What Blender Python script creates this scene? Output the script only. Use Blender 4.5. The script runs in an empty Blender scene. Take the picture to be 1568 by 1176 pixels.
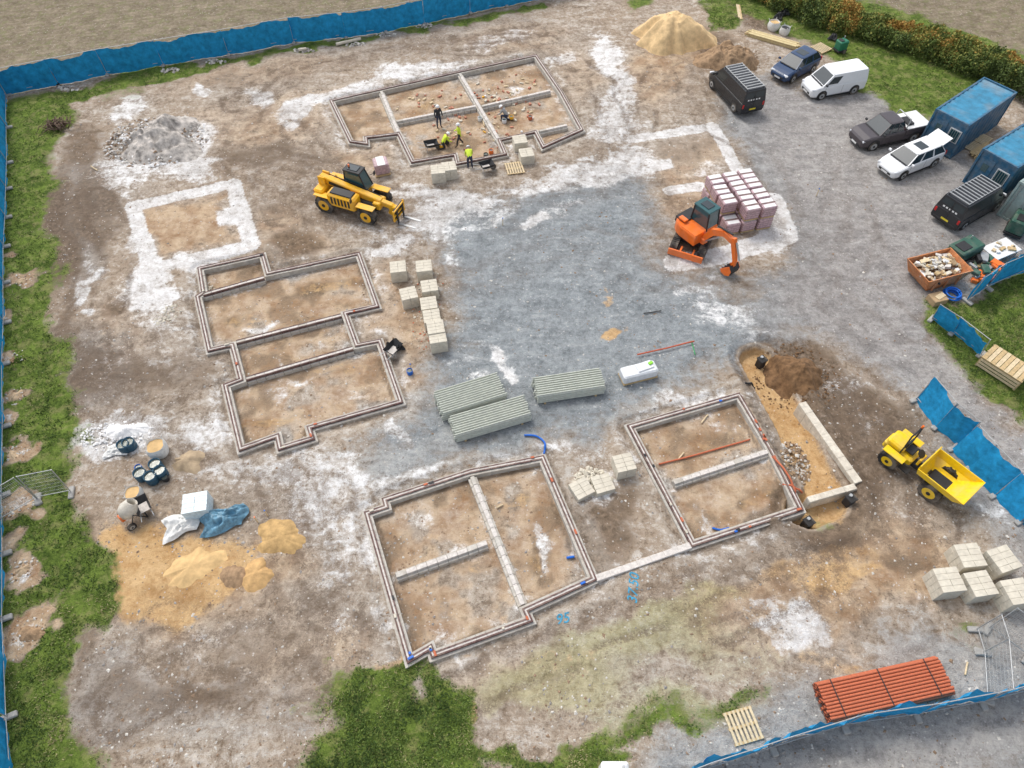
import bpy, math, random, numpy as np
from mathutils import Vector, Matrix
random.seed(7); rng=np.random.default_rng(7)
rad=math.radians
scene=bpy.context.scene
HC=30.0; TH=rad(54); F=1088.0
ST,CT=math.sin(TH),math.cos(TH)
def P(u,v,z=0.0):
    """survey: plan position in metres of a surveyed point"""
    a=(u-784)/F; b=(v-588)/F; d=ST+b*CT; h=HC-z
    return (h*a/d, h*(CT-b*ST)/d)
def G(pts): return [ (p[0],p[1]) if len(p)==3 else P(*p) for p in pts]

# ---------------------------------------------------------------- noise
TAB=rng.random((8,256,256)).astype(np.float32)
def vnoise(x,y,s=0):
    T=TAB[s%8]; xf=np.floor(x); yf=np.floor(y); fx=x-xf; fy=y-yf
    xi=xf.astype(np.int64)&255; yi=yf.astype(np.int64)&255
    fx=fx*fx*(3-2*fx); fy=fy*fy*(3-2*fy)
    x1=(xi+1)&255; y1=(yi+1)&255
    return (T[xi,yi]*(1-fx)+T[x1,yi]*fx)*(1-fy)+(T[xi,y1]*(1-fx)+T[x1,y1]*fx)*fy
def fbm(x,y,o=4,s=0):
    r=0;a=1;t=0
    for i in range(o):
        r=r+a*vnoise(x*(2**i)+17*i,y*(2**i)+31*i,s+i); t+=a; a*=.5
    return r/t

# ---------------------------------------------------------------- materials
def newmat(name):
    m=bpy.data.materials.new(name); m.use_nodes=True
    nt=m.node_tree; b=nt.nodes['Principled BSDF']; return m,nt,b
class NT:
    def __init__(s,nt): s.nt=nt
    def inp(s,node,i,v):
        if v is None: return
        if isinstance(v,bpy.types.NodeSocket): s.nt.links.new(v,node.inputs[i])
        else:
            if isinstance(v,tuple) and len(v)==3 and node.inputs[i].type=='RGBA': v=v+(1,)
            node.inputs[i].default_value=v
    def math(s,op,a,b=None,c=None,clamp=False):
        n=s.nt.nodes.new('ShaderNodeMath'); n.operation=op; n.use_clamp=clamp
        s.inp(n,0,a); s.inp(n,1,b); s.inp(n,2,c); return n.outputs[0]
    def mix(s,f,a,b,bt='MIX'):
        n=s.nt.nodes.new('ShaderNodeMix'); n.data_type='RGBA'; n.blend_type=bt
        s.inp(n,0,f); s.inp(n,6,a); s.inp(n,7,b); return n.outputs[2]
    def noise(s,co,scale,detail=4,rough=.6,dist=0):
        n=s.nt.nodes.new('ShaderNodeTexNoise'); s.inp(n,'Vector',co)
        n.inputs['Scale'].default_value=scale; n.inputs['Detail'].default_value=detail
        n.inputs['Roughness'].default_value=rough; n.inputs['Distortion'].default_value=dist
        return n.outputs[0]
    def voro(s,co,scale,feat='F1',out='Distance'):
        n=s.nt.nodes.new('ShaderNodeTexVoronoi'); n.feature=feat; s.inp(n,'Vector',co); n.inputs['Scale'].default_value=scale
        return n.outputs[out]
    def ramp(s,f,stops):
        n=s.nt.nodes.new('ShaderNodeValToRGB'); s.inp(n,0,f); e=n.color_ramp.elements
        while len(e)<len(stops): e.new(0.5)
        for el,(p,c) in zip(e,stops):
            el.position=p; el.color=(c,c,c,1) if not isinstance(c,tuple) else c+(1,)
        return n.outputs[0]
MC={}
def mat(name,col,rough=.6,metal=0,var=.18,scale=6,bump=.15,dirt=0.0,spec=.4,alpha=None):
    if name in MC: return MC[name]
    m,nt,b=newmat(name); N=NT(nt)
    co=nt.nodes.new('ShaderNodeTexCoord').outputs['Object']
    n1=N.noise(co,scale,4,.65); n2=N.noise(co,scale*.3,2,.5)
    f=N.ramp(n1,[(.3,0.),(.7,1.)])
    dk=tuple(c*(1-var) for c in col); lt=tuple(min(1,c*(1+var)) for c in col)
    c=N.mix(f,dk,lt)
    if dirt>0:
        d=N.ramp(n2,[(.42,0.),(.62,dirt)])
        c=N.mix(d,c,(.40,.34,.27))
    nt.links.new(c,b.inputs['Base Color'])
    b.inputs['Roughness'].default_value=rough; b.inputs['Metallic'].default_value=metal
    b.inputs['Specular IOR Level'].default_value=spec
    if bump>0:
        bp=nt.nodes.new('ShaderNodeBump'); bp.inputs['Strength'].default_value=bump; bp.inputs['Distance'].default_value=.03
        nt.links.new(n1,bp.inputs['Height']); nt.links.new(bp.outputs[0],b.inputs['Normal'])
    MC[name]=m; return m

# ---------------------------------------------------------------- mesh builder
class MB:
    def __init__(s): s.v=[];s.f=[];s.m=[];s.sm=[];s.mats=[];s.T=Matrix.Identity(4)
    def mi(s,m):
        if m not in s.mats: s.mats.append(m)
        return s.mats.index(m)
    def add(s,vs,fs,m,smooth=False):
        k=len(s.v); i=s.mi(m)
        for p in vs: s.v.append(tuple(s.T@Vector(p)))
        for f in fs: s.f.append(tuple(k+j for j in f)); s.m.append(i); s.sm.append(smooth)
    def box(s,c,sz,m,rz=0,ch=0.0,top=1.0,ry=0):
        x,y,z=sz[0]/2,sz[1]/2,sz[2]/2
        R=Matrix.Translation(c)@Matrix.Rotation(rz,4,'Z')@Matrix.Rotation(ry,4,'Y')
        ch=min(ch,x*.45,y*.45,z*.45)
        if ch<=0:
            vs=[(-x,-y,-z),(x,-y,-z),(x,y,-z),(-x,y,-z),(-x*top,-y*top,z),(x*top,-y*top,z),(x*top,y*top,z),(-x*top,y*top,z)]
            fs=[(3,2,1,0),(4,5,6,7),(0,1,5,4),(1,2,6,5),(2,3,7,6),(3,0,4,7)]
            s.add([R@Vector(p) for p in vs],fs,m); return
        def ring(zz,xx,yy,c2): return [(xx-c2,-yy,zz),(xx,-yy+c2,zz),(xx,yy-c2,zz),(xx-c2,yy,zz),(-xx+c2,yy,zz),(-xx,yy-c2,zz),(-xx,-yy+c2,zz),(-xx+c2,-yy,zz)]
        rs=[ring(-z,x-ch,y-ch,ch*.5),ring(-z+ch,x,y,ch),ring(z-ch,x*top,y*top,ch),ring(z,(x-ch)*top,(y-ch)*top,ch*.5)]
        s.loft([[R@Vector(p) for p in r] for r in rs],m)
    def loft(s,rs,m,cap=True,smooth=False,closed=True):
        n=len(rs[0]); vs=[p for r in rs for p in r]; fs=[]
        for i in range(len(rs)-1):
            for j in range(n if closed else n-1):
                k=(j+1)%n; fs.append((i*n+j,i*n+k,(i+1)*n+k,(i+1)*n+j))
        if cap: fs.append(tuple(reversed(range(n)))); fs.append(tuple((len(rs)-1)*n+j for j in range(n)))
        s.add(vs,fs,m,smooth)
    def cyl(s,p0,p1,r0,m,r1=None,n=12,cap=True,smooth=True):
        r1=r0 if r1 is None else r1
        p0=Vector(p0);p1=Vector(p1); d=(p1-p0).normalized()
        a=d.orthogonal().normalized(); b=d.cross(a)
        R=[[p+ (a*math.cos(t)+b*math.sin(t))*r for t in [2*math.pi*i/n for i in range(n)]] for p,r in((p0,r0),(p1,r1))]
        s.loft(R,m,False,smooth)
        if cap: s.add(R[0],[tuple(reversed(range(n)))],m); s.add(R[1],[tuple(range(n))],m)
    def tube(s,pts,r,m,n=6):
        pts=[Vector(p) for p in pts]; rs=[]
        for i,p in enumerate(pts):
            d=(pts[min(i+1,len(pts)-1)]-pts[max(i-1,0)]).normalized()
            up=Vector((0,0,1)) if abs(d.z)<.9 else Vector((1,0,0))
            a=d.cross(up).normalized(); b=a.cross(d)
            rr=r[i] if isinstance(r,(list,tuple)) else r
            rs.append([p+(a*math.cos(2*math.pi*j/n)+b*math.sin(2*math.pi*j/n))*rr for j in range(n)])
        s.loft(rs,m,True,True)
    def lathe(s,prof,m,n=16,smooth=True):
        s.loft([[(r*math.cos(2*math.pi*j/n),r*math.sin(2*math.pi*j/n),z) for j in range(n)] for r,z in prof],m,False,smooth)
    def prism(s,prof,y0,y1,m):   # profile in x,z
        a=[(x,y0,z) for x,z in prof]; b=[(x,y1,z) for x,z in prof]
        s.loft([a,b],m)
    def obj(s,name,loc=(0,0,0),rz=0,sc=1):
        me=bpy.data.meshes.new(name); me.from_pydata(s.v,[],s.f)
        for m in s.mats: me.materials.append(m)
        me.polygons.foreach_set('material_index',s.m); me.polygons.foreach_set('use_smooth',s.sm); me.update()
        o=bpy.data.objects.new(name,me); o.location=loc; o.rotation_euler=(0,0,rz); o.scale=(sc,sc,sc)
        scene.collection.objects.link(o); return o

# ---------------------------------------------------------------- site survey data (ground masks)
step=.125
xd=np.arange(-46,47.01,step); yd=np.arange(1,67.01,step)
ext=np.array([1,3,7,14,28,60,130,280,600,1400.])
xs=np.concatenate([xd[0]-ext[::-1],xd,xd[-1]+ext]); ys=np.concatenate([yd[0]-ext[::-1],yd,yd[-1]+ext])
X,Y=np.meshgrid(xs,ys,indexing='xy'); X=X.astype(np.float32);Y=Y.astype(np.float32)
wx=(fbm(X*.5,Y*.5,5,1)-.5)*2.8; wy=(fbm(X*.5+40,Y*.5+9,5,2)-.5)*2.8
XW=X+wx; YW=Y+wy; XS=X+wx*.09; YS=Y+wy*.09
CH={k:np.zeros_like(X) for k in ['chalk','gravel','sand','grass','dark','tan','field','moss','track','warm','grey','light']}
def ss(t): t=np.clip(t,0,1); return t*t*(3-2*t)
def put(ch,m):
    CH[ch]=1-(1-CH[ch])*(1-np.clip(m,0,1))
def blob(ch,u,v,ru,rv,ang=0,s=1.0):
    c=np.array(P(u,v)); a=rad(ang)
    A=np.array(P(u+ru*math.cos(a),v+ru*math.sin(a)))-c; B=np.array(P(u-rv*math.sin(a),v+rv*math.cos(a)))-c
    M=np.linalg.inv(np.array([A,B]).T); dx=XW-c[0]; dy=YW-c[1]
    r=np.sqrt((M[0,0]*dx+M[0,1]*dy)**2+(M[1,0]*dx+M[1,1]*dy)**2)
    put(ch,s*ss((1.45-r)/1.0))
def segdist(pts,x,y,closed):
    D=np.full(x.shape,1e9,np.float32); n=len(pts)
    for i in range(n if closed else n-1):
        ax,ay=pts[i]; bx,by=pts[(i+1)%n]; dx,dy=bx-ax,by-ay; L=dx*dx+dy*dy+1e-9
        t=np.clip(((x-ax)*dx+(y-ay)*dy)/L,0,1); D=np.minimum(D,(x-ax-t*dx)**2+(y-ay-t*dy)**2)
    return np.sqrt(D)
def inside(pts,x,y):
    r=np.zeros(x.shape,bool); n=len(pts)
    for i in range(n):
        ax,ay=pts[i]; bx,by=pts[(i+1)%n]
        if ay==by: continue
        r^=((ay>y)!=(by>y))&(x<(bx-ax)*(y-ay)/(by-ay)+ax)
    return r
def sd(pts,x,y): d=segdist(pts,x,y,True); return np.where(inside(pts,x,y),d,-d)
def poly(ch,pts,soft=.8,s=1.0,warp=True):
    pts=G(pts); d=sd(pts,XW if warp else XS,YW if warp else YS); put(ch,s*ss(d/soft*.5+.5))
def line(ch,pts,w,s=1.0,soft=.25,warp=False):
    pts=G(pts); d=segdist(pts,XW if warp else XS,YW if warp else YS,False); put(ch,s*ss((w/2+soft-d)/soft/1.0))

LT=[(508,156),(583,139),(703,112),(820,87),(858,142),(890,200),(832,226),(820,203),(764,216),(773,237),(700,252),(697,238),(632,249),(611,206),(560,212),(561,221),(538,218)]
LL=[(307,413),(402,392),(410,421),(549,391),(577,470),(528,481),(546,531),(581,524),(613,616),(473,656),(478,672),(430,687),(426,668),(370,688),(347,592),(371,583),(357,529),(322,537),(304,456),(313,450)]
LD=[(563,788),(593,778),(590,767),(721,724),(830,703),(908,887),(803,935),(810,950),(664,1003),(660,991),(627,1010)]
LE=[(965,655),(1130,607),(1180,692),(1224,780),(1060,834)]
INT=[[(583,139),(611,206)],[(703,112),(764,216)],[(603,188),(732,163)],[(734,165),(846,139)],
 [(306,454),(410,425)],[(357,527),(528,483)],[(372,583),(546,533)],
 [(721,726),(803,933)],[(600,885),(752,830)],[(1026,742),(1180,691)],[(908,887),(1060,834)],[(822,203),(872,192)]]

# gravel
poly('gravel',[(670,290),(760,310),(880,270),(960,240),(990,300),(1000,380),(1060,420),(1150,450),(1200,520),(1100,560),(1040,590),(950,640),(850,690),(700,700),(600,740),(560,750),(520,710),(560,680),(640,620),(660,560),(700,480),(670,390)],3.2)
poly('gravel',[(1120,120),(1180,110),(1230,140),(1330,140),(1430,190),(1500,250),(44,40,'g'),(44,32,'g'),(1568,400),(1430,470),(1430,520),(1568,670),(40,22,'g'),(36,14,'g'),(1568,1200),(1568,1060),(1568,860),(1480,760),(1400,610),(1330,560),(1250,520),(1180,500),(1160,440),(1210,390),(1215,330),(1160,270),(1100,180)],2.2)
poly('warm',[(1120,100),(1230,100),(1430,160),(60,50,'g'),(60,10,'g'),(1568,1100),(1480,760),(1330,580),(1180,510),(1170,440),(1220,360),(1130,200)],3)
poly('gravel',[(1330,1000),(1568,930),(1700,1000),(1500,1250),(1000,1250),(1030,1130),(1200,1060)],2,.9)
poly('warm',[(1330,1000),(1568,930),(1700,1000),(1500,1250),(1000,1250),(1030,1130),(1200,1060)],2,.9)
poly('light',[(1330,1000),(1568,930),(1700,1000),(1500,1250),(1000,1250),(1030,1130),(1200,1060)],2,.6)
# fields
poly('field',[(0,150),(90,130),(250,100),(450,66),(650,38),(830,0),(900,-40),(20,1400,'g'),(-1400,1400,'g'),(-1400,55,'g')],.6,1,False)
poly('field',[(1190,-25),(1300,0),(1400,35),(1568,95),(1800,180),(1400,40,'g'),(1400,1400,'g'),(30,1400,'g')],.6,1,False)
# grass
poly('grass',[(5,150),(110,140),(95,195),(76,235),(84,290),(68,340),(80,400),(78,470),(95,540),(120,600),(128,680),(100,740),(145,830),(168,870),(168,930),(125,965),(105,1000),(95,1080),(135,1140),(175,1190),(-9,-200,'g'),(-1400,-200,'g'),(-1400,50,'g')],1.0)
poly('grass',[(510,1045),(560,1020),(600,1050),(605,1100),(640,1090),(640,1045),(700,1045),(705,1100),(730,1150),(740,1250),(460,1250),(475,1150),(505,1110),(480,1070)],.9,1)
poly('grass',[(1420,470),(1475,460),(1568,425),(1400,20,'g'),(1400,10,'g'),(1568,650),(1500,600),(1440,535)],1.0)
poly('grass',[(1070,-10),(1150,-20),(1125,45),(1085,55)],.8,.9)
poly('grass',[(1130,10),(1160,-20),(1300,-10),(1568,85),(1568,150),(1520,150),(1460,185),(1380,165),(1320,140),(1300,100),(1210,60)],1.2,.95)
line('grass',[(120,145),(170,128),(300,103),(350,95)],.9,.95,.8,True)
line('grass',[(350,95),(520,62),(650,42),(830,5)],.35,.75,.8,True)
for b in [(980,5,30,12,0,.7),(1000,1105,100,26,-10,.6),(900,1170,80,20,0,.9),(1140,1060,60,20,-20,.5),(150,950,20,40,0,.5),(790,1165,50,20,0,.8),(1460,960,50,25,30,.3),(140,830,20,60,0,.4),(1380,150,60,20,20,.5),(200,140,30,20,0,.4),(580,1035,100,22,0,.5),(1240,790,30,16,0,.3),(1470,940,30,8,0,.5),(930,1135,140,16,-10,.6),(1060,1110,60,14,-10,.5)]: blob('grass',*b)
for b in [(950,985,150,45,-10,.9),(850,1050,120,45,0,.8),(1080,930,80,30,-10,.6),(1050,1090,160,40,-10,.7),(940,640,40,10,0,.2),(1230,300,10,10,0,.2),(760,1040,60,40,0,.6),(1130,1000,100,30,0,.4)]: blob('moss',*b)
CH['grass']=np.clip(CH['grass']*(.6+.95*fbm(X*.55+7,Y*.55,4,6)),0,1)
# general light/dark drift of the surface
for b in [(600,60,250,20,-8,.3),(450,960,200,60,0,.5),(350,1130,120,40,0,.45),(560,920,60,60,0,.5),(850,1000,250,120,0,.55),(1200,1000,150,60,0,.4),(450,150,200,60,0,.35),(900,150,100,100,0,.45),(470,780,120,120,0,.6),(1300,250,150,80,20,.25),(1050,200,60,60,0,.35),(1450,560,60,60,30,.3),(1530,850,80,80,0,.5),(620,300,100,60,0,.35),(250,650,100,40,0,.4),(600,700,150,20,-20,.5),(270,540,40,60,0,.35),(200,980,60,30,0,.4)]: blob('light',*b)
# chalk
for b in [(450,165,45,14,-20,.9),(530,140,60,12,-14,.85),(630,110,50,12,-12,.9),(700,100,40,8,-12,.6),(760,62,70,12,-15,.5),(930,85,18,42,-30,.9),(955,130,25,40,-20,.8),(940,190,45,35,0,.8),(975,250,45,25,0,.85),(900,265,60,20,-10,.8),(820,285,60,18,-5,.75),(860,90,30,15,0,.6),
 (700,305,60,18,10,.85),(670,335,40,28,0,.95),(590,372,45,14,-10,.9),(565,345,30,14,0,.5),(640,290,40,10,0,.6),(822,342,22,8,-10,.95),(760,330,60,8,-20,.45),(870,320,50,8,-20,.45),
 (250,235,95,30,-20,.9),(200,165,38,14,-20,.8),(300,142,16,10,0,.9),(390,147,20,14,0,.9),(435,190,25,14,0,.8),(305,215,30,22,0,.8),(200,285,40,25,0,.5),(300,260,50,20,-10,.9),
 (135,440,14,34,30,.8),(150,475,18,10,0,.7),(225,450,45,28,0,.95),(230,415,25,25,0,1),(300,400,40,18,-10,.9),(240,490,40,20,0,.5),(205,350,10,50,-15,.7),(120,400,14,30,0,.5),
 (160,672,80,28,-5,1),(220,655,40,14,0,.6),(330,650,45,25,0,.6),(290,660,60,30,0,.4),(180,560,40,40,0,.25),(270,530,50,40,0,.25),
 (480,730,60,50,0,.55),(520,790,45,70,0,.5),(450,790,40,50,0,.55),(560,850,40,40,0,.3),(400,720,60,20,0,.5),(490,870,40,40,0,.4),(640,720,60,10,-15,.5),
 (760,560,24,10,30,.8),(740,545,50,10,20,.5),(740,590,20,8,0,.5),(1110,470,60,20,-5,.6),(1150,500,40,15,0,.45),(1060,440,40,12,0,.45),(1180,340,30,22,10,.9),(1190,370,22,14,0,1),(1225,960,38,24,-20,1),(1180,970,20,8,0,.7),(1170,940,40,20,0,.4),
 (1085,605,60,16,-15,.75),(1030,605,30,14,0,.7),(1300,590,40,16,0,.35),(905,738,34,22,0,.8),(870,700,60,12,-20,.45),(610,655,10,30,10,.6),(690,400,10,40,0,.5),
 (1050,200,50,20,0,.2),(1090,270,40,15,0,.45),(1310,640,16,50,-30,.25),(1400,770,60,12,40,.25),(1530,790,40,20,40,.6),(1400,920,30,10,0,.3),(900,600,60,10,0,.2),(1370,720,10,14,0,.3),
 (700,560,20,8,0,.4),(640,210,20,8,0,.3),(760,130,50,15,0,.35),(800,110,30,10,0,.4),(560,860,20,30,0,.3),(330,740,60,20,0,.4),(560,745,40,16,-20,.4),(420,620,10,40,-10,.4),(600,560,10,30,-10,.3),(440,600,14,6,0,.3),(1570,760,30,60,0,.4),(300,980,30,10,0,.35),(520,960,40,14,-20,.35),(420,1120,40,14,0,.25)]: blob('chalk',*b)
# poured footings
FT=[([(203,316),(357,281),(386,375),(232,412),(203,316)],.85),([(970,212),(1092,192),(1130,262)],.75),([(1025,293),(1075,287)],.75),([(1035,402),(1110,390),(1205,360),(1185,305)],1.3)]
for p,w in FT: line('chalk',p,w,1,.15)
poly('chalk',[(331,322),(382,313),(385,338),(337,346)],.2,1,False)
poly('chalk',[(995,247),(1028,243),(1033,258),(1000,263)],.2,.9,False)
poly('tan',[(215,325),(350,295),(370,360),(240,395)],.6,.8)
# sand / clay
poly('sand',[(175,830),(240,800),(330,815),(375,835),(360,880),(330,910),(290,935),(230,950),(180,935),(165,880)],1.0,1)
poly('tan',[(165,800),(330,790),(460,800),(470,860),(400,920),(280,980),(180,960),(155,880)],1.4,.8)
for b in [(290,870,75,42,-30,1),(340,830,40,25,0,.9),(240,845,60,30,0,.9),(200,900,40,50,0,.9),(270,920,50,30,0,.9),(185,830,20,30,0,.9),(932,517,14,9,0,.95),(960,510,8,6,0,.5),(1290,890,60,20,-10,.65),(1300,850,50,20,0,.5),(1220,880,70,25,0,.45),(1010,925,30,8,0,.3),(880,1010,60,20,0,.3),(1250,1000,50,12,10,.45),(1265,780,30,10,0,.7),(920,450,8,14,0,.6),(690,980,20,6,0,.4),(700,1080,14,24,0,.9),(600,1020,14,16,0,.6)]: blob('sand',*b)
for k,(u,v,r) in enumerate([(30,427,27),(13,548,17),(24,606,20),(14,640,13),(22,692,24),(27,776,25),(48,798,12),(36,872,27),(44,966,34),(5,480,13),(10,835,14),(16,395,11)]):
    cc=P(u,v); an=k*1.7; dx=XS-cc[0]+wx*.32; dy=YS-cc[1]+wy*.32; ex=dx*math.cos(an)+dy*math.sin(an); ey=-dx*math.sin(an)+dy*math.cos(an)
    rr=np.hypot(ex*(.8+.1*(k%3)),ey*(1.15+.15*(k%2)))*27/r+(fbm(X*1.6+k,Y*1.6,4,2)-.5)*1.3
    put('tan',ss((1.1-rr)/.7)); put('chalk',(.35+.3*(k%2))*ss((.6-rr)/.6)); put('dark',.4*ss((.35-np.abs(rr-.9))/.3)); CH['grass']*=1-.95*ss((1.15-rr)/.6)
for b in [(440,170,200,40,-10,.5),(560,230,60,30,0,.5),(400,110,150,20,-10,.5),(440,380,80,30,0,.6),(600,480,40,100,-10,.6),(780,690,100,20,0,.6),(900,830,60,50,0,.4),(430,200,60,30,0,.4),(1300,900,200,60,-10,.8),(1180,940,150,50,-10,.6),(800,1030,150,60,0,.5),(470,1000,100,60,0,.4),(200,500,60,100,0,.35),(880,120,50,50,0,.5),(1000,120,60,40,20,.6),(1060,280,60,100,10,.5),(1040,90,60,20,0,.6),(250,330,60,40,0,.4),(620,580,30,20,0,.5),(420,330,50,20,0,.5),(1120,640,30,30,0,.4),(1150,650,20,50,-20,.5),(780,60,100,30,0,.4),(1350,820,100,60,0,.6),(330,500,30,60,0,.4),(640,1040,60,20,0,.4),(540,980,50,30,0,.5),(380,950,60,20,0,.4)]: blob('tan',*b)
# dark earth
for b in [(440,378,48,34,0,.85),(400,400,20,10,0,.5),(95,330,25,90,0,.8),(150,300,35,60,10,.7),(150,360,30,30,0,.7),(110,480,14,50,10,.6),(150,570,40,40,0,.75),(230,570,60,30,0,.65),(300,560,30,40,0,.5),(180,470,10,20,0,.8),(60,290,14,60,0,.5),(85,400,14,60,0,.6),(130,220,30,40,20,.7),
 (1205,560,50,40,0,.95),(1270,600,40,60,-30,.95),(1330,650,40,60,-30,.9),(1330,730,50,50,0,.9),(1180,540,50,20,0,.7),(1190,810,70,30,-5,.9),(1270,820,60,24,0,.75),(1240,620,30,40,0,.7),(1150,590,14,20,0,.4),(1300,690,24,50,-30,.8),
 (930,800,50,65,-20,.75),(890,780,34,34,0,.5),(330,1050,60,20,0,.65),(250,1060,80,30,0,.5),(400,1000,60,14,0,.4),(130,1010,20,50,0,.6),(150,800,12,40,-10,.6),(590,1080,20,20,0,.3),(800,870,60,14,0,.2),(480,960,40,14,0,.4),(360,880,24,20,0,.6),(1050,230,40,30,10,.5),(1170,30,40,22,0,.95),(1230,170,12,16,0,.4),(1235,285,16,8,0,.6),(1050,360,20,40,0,.4),(1180,290,20,20,0,.3),(395,240,50,20,0,.6),(470,240,60,14,10,.5),(560,40,100,8,-10,.4),(330,130,60,12,-20,.5),(1080,550,14,9,0,.9),(1025,490,20,5,0,.5),(1560,1140,40,12,-15,.4),(1370,860,50,20,0,.6),(1480,940,40,14,0,.3),(600,380,14,20,0,.3),(740,150,10,20,0,.3),(1100,75,30,25,0,.8),(640,640,8,8,0,.3),(200,330,20,60,-10,.25),(740,980,30,10,0,.3),(1200,660,16,50,-25,.5),(1380,660,20,40,-20,.5),(420,320,40,14,0,.4)]: blob('dark',*b)
for b in [(120,330,50,120,0,.9),(160,560,70,80,0,.8),(480,60,300,20,-8,.5),(200,1080,120,80,0,.7),(420,1080,150,80,0,.5),(700,1060,150,60,0,.4),(1230,460,100,40,0,.6),(640,60,200,30,-10,.4),(200,230,60,50,0,.6),(1140,860,40,10,0,.3)]: blob('grey',*b)
# tyre tracks
TR=[[(700,60),(840,60),(920,120),(960,220),(900,290),(800,320)],[(440,120),(380,170),(360,250),(420,330),(560,360),(680,340)],[(120,300),(140,420),(150,560),(260,600),(330,560)],[(640,400),(660,340),(800,300)],
 [(200,1080),(330,1000),(480,960),(560,900)],[(1200,560),(1330,600),(1400,700),(1380,820),(1250,900),(1100,960)],[(1320,850),(1400,960),(1300,1040)],[(440,200),(500,260),(480,330)],[(170,530),(300,640),(420,720),(520,760)],[(90,560),(230,570),(320,540)],
 [(700,1050),(900,960),(1100,900),(1300,850)],[(860,280),(1000,300),(1060,430),(1200,470),(1330,380),(1300,250)],[(720,420),(900,360),(1050,400)],[(420,740),(440,900),(500,1020)],[(1400,500),(1300,420),(1330,300)],[(540,1000),(500,900),(460,760)],
 [(360,230),(480,250),(620,300),(760,290)],[(350,160),(480,110),(640,75),(820,50)],[(150,300),(190,380),(170,480),(200,600)],[(1250,620),(1310,700),(1330,800),(1260,860)],[(1350,600),(1400,660),(1440,800)],[(240,1000),(400,1060),(560,1000)],[(1010,110),(990,170),(960,260)],[(1060,120),(1100,200),(1180,260),(1230,380)]]
for ti,t in enumerate(TR):
    pts=G(t)
    for rep in range(2):
        sh=(rep*1.1+.2)*(1 if ti%2 else -1); o2=fbm(X*.08+ti,Y*.08+rep,2,3)*2.5
        d=segdist([(a+sh*.6,b+sh) for a,b in pts],X+wx*.35+o2*rep,Y+wy*.35,False)
        pk=ss((fbm(X*.4+rep*9,Y*.4+ti,3,4)-.34)/.25)
        put('track',(1-.25*rep)*pk*ss((.25-np.abs(d-.85))/.13)); 
    put('track',.3*ss((2.4-d)/1.2))
CH['track']*=1-.6*CH['gravel']
# interior floors and edges
nz=fbm(X*.7+3,Y*.7+5,4,5)
for L in (LT,LL,LD,LE):
    g=G(L); s=sd(g,XS,YS); ins=ss(s/.25)
    for k in ('gravel','moss','track'): CH[k]*=1-ss((s+.4)/.5)
    for k in ('chalk','light'): CH[k]*=1-.85*ins
    put('tan',.9*ins*ss((nz-.22)/.25)); put('dark',.55*ins*ss((nz-.48)/.2)); put('light',.4*ins*ss((.62-nz)/.2))
    put('grey',.85*ss((.7-np.abs(s-.3))/.6)*(s>0)); put('chalk',.3*ss((.5-np.abs(s-.35))/.4)*(s>0)*ss((.65-nz)/.3)) 
    put('chalk',.4*ss((.6-np.abs(s+.65))/.5)*ss((nz-.35)/.3)); put('light',.55*ss((.7-np.abs(s+.7))/.5))
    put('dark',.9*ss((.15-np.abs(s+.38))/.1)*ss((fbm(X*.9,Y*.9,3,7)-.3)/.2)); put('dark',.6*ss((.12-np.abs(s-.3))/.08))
for b in [(560,170,20,10,0,.4),(650,160,30,12,-15,.6),(690,205,30,14,0,.6),(500,430,50,16,-15,.7),(360,480,30,14,0,.6),(520,560,50,16,-15,.5),(400,640,30,12,0,.6),(780,770,30,16,-30,.8),(820,840,30,16,-30,.6),(700,870,30,20,-20,.7),(640,820,30,16,0,.4),(1150,760,40,16,-15,.6),(1080,690,40,14,-15,.5),(760,920,30,10,0,.5),(540,440,20,10,0,.5),(810,120,20,8,0,.5)]: blob('dark',*(b[:5]+(b[5]*.7,))); blob('sand',*(b[:5]+(b[5]*.6,)))
for b in [(380,495,36,6,-8,.8),(450,590,60,8,-14,.5),(430,560,6,30,-14,.5),(840,820,14,40,-25,.7),(700,860,26,20,0,.55),(790,130,20,6,0,.6),(500,520,30,8,0,.5),(600,960,8,20,0,.5),(1060,780,10,24,-20,.6),(660,960,20,20,0,.4),(400,430,20,10,0,.3),(1120,650,30,10,-15,.4),(560,600,20,20,0,.4),(640,800,30,14,-20,.4)]: blob('chalk',*b)
for i,j in INT:
    d=segdist(G([i,j]),XS,YS,False); put('chalk',.3*ss((.5-d)/.3)); 
# heights
Z=(fbm(X*.35,Y*.35,4,3)-.5)*.24+(fbm(X*2.2,Y*2.2,3,5)-.5)*.09
near=np.zeros_like(X)
for L in (LT,LL,LD,LE):
    s=sd(G(L),X,Y); near=np.maximum(near,ss((s+1.6)/1.4)); 
Z*=(1-.75*near)
for L in (LT,LL,LD,LE):
    s=sd(G(L),X,Y); Z-=.26*ss(s/.12+.5); Z-=.14*ss((.28-np.abs(s+.42))/.15)
TRN=G([(1160,548),(1190,600),(1236,690),(1270,762),(1236,780)])
d=segdist(TRN,XS,YS,False); Z-=.6*ss((1.0-d)/.3)
for k in ('chalk','light','gravel','dark','track'): CH[k]*=1-ss((1.3-d)/.4)
put('sand',.95*ss((1.0-d)/.25)); put('dark',.95*ss((.4-np.abs(d-1.35))/.3)); put('dark',.4*ss((.6-d)/.4)); Z+=.22*ss((.55-np.abs(d-1.7))/.5)*(.4+fbm(X,Y,3,2))
Z+=CH['track']*-.05
Z=Z*np.clip(1-np.maximum(np.abs(X)-60,0)/30,0,1)
Z=Z.astype(np.float32)
nx,ny=len(xs),len(ys)
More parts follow.
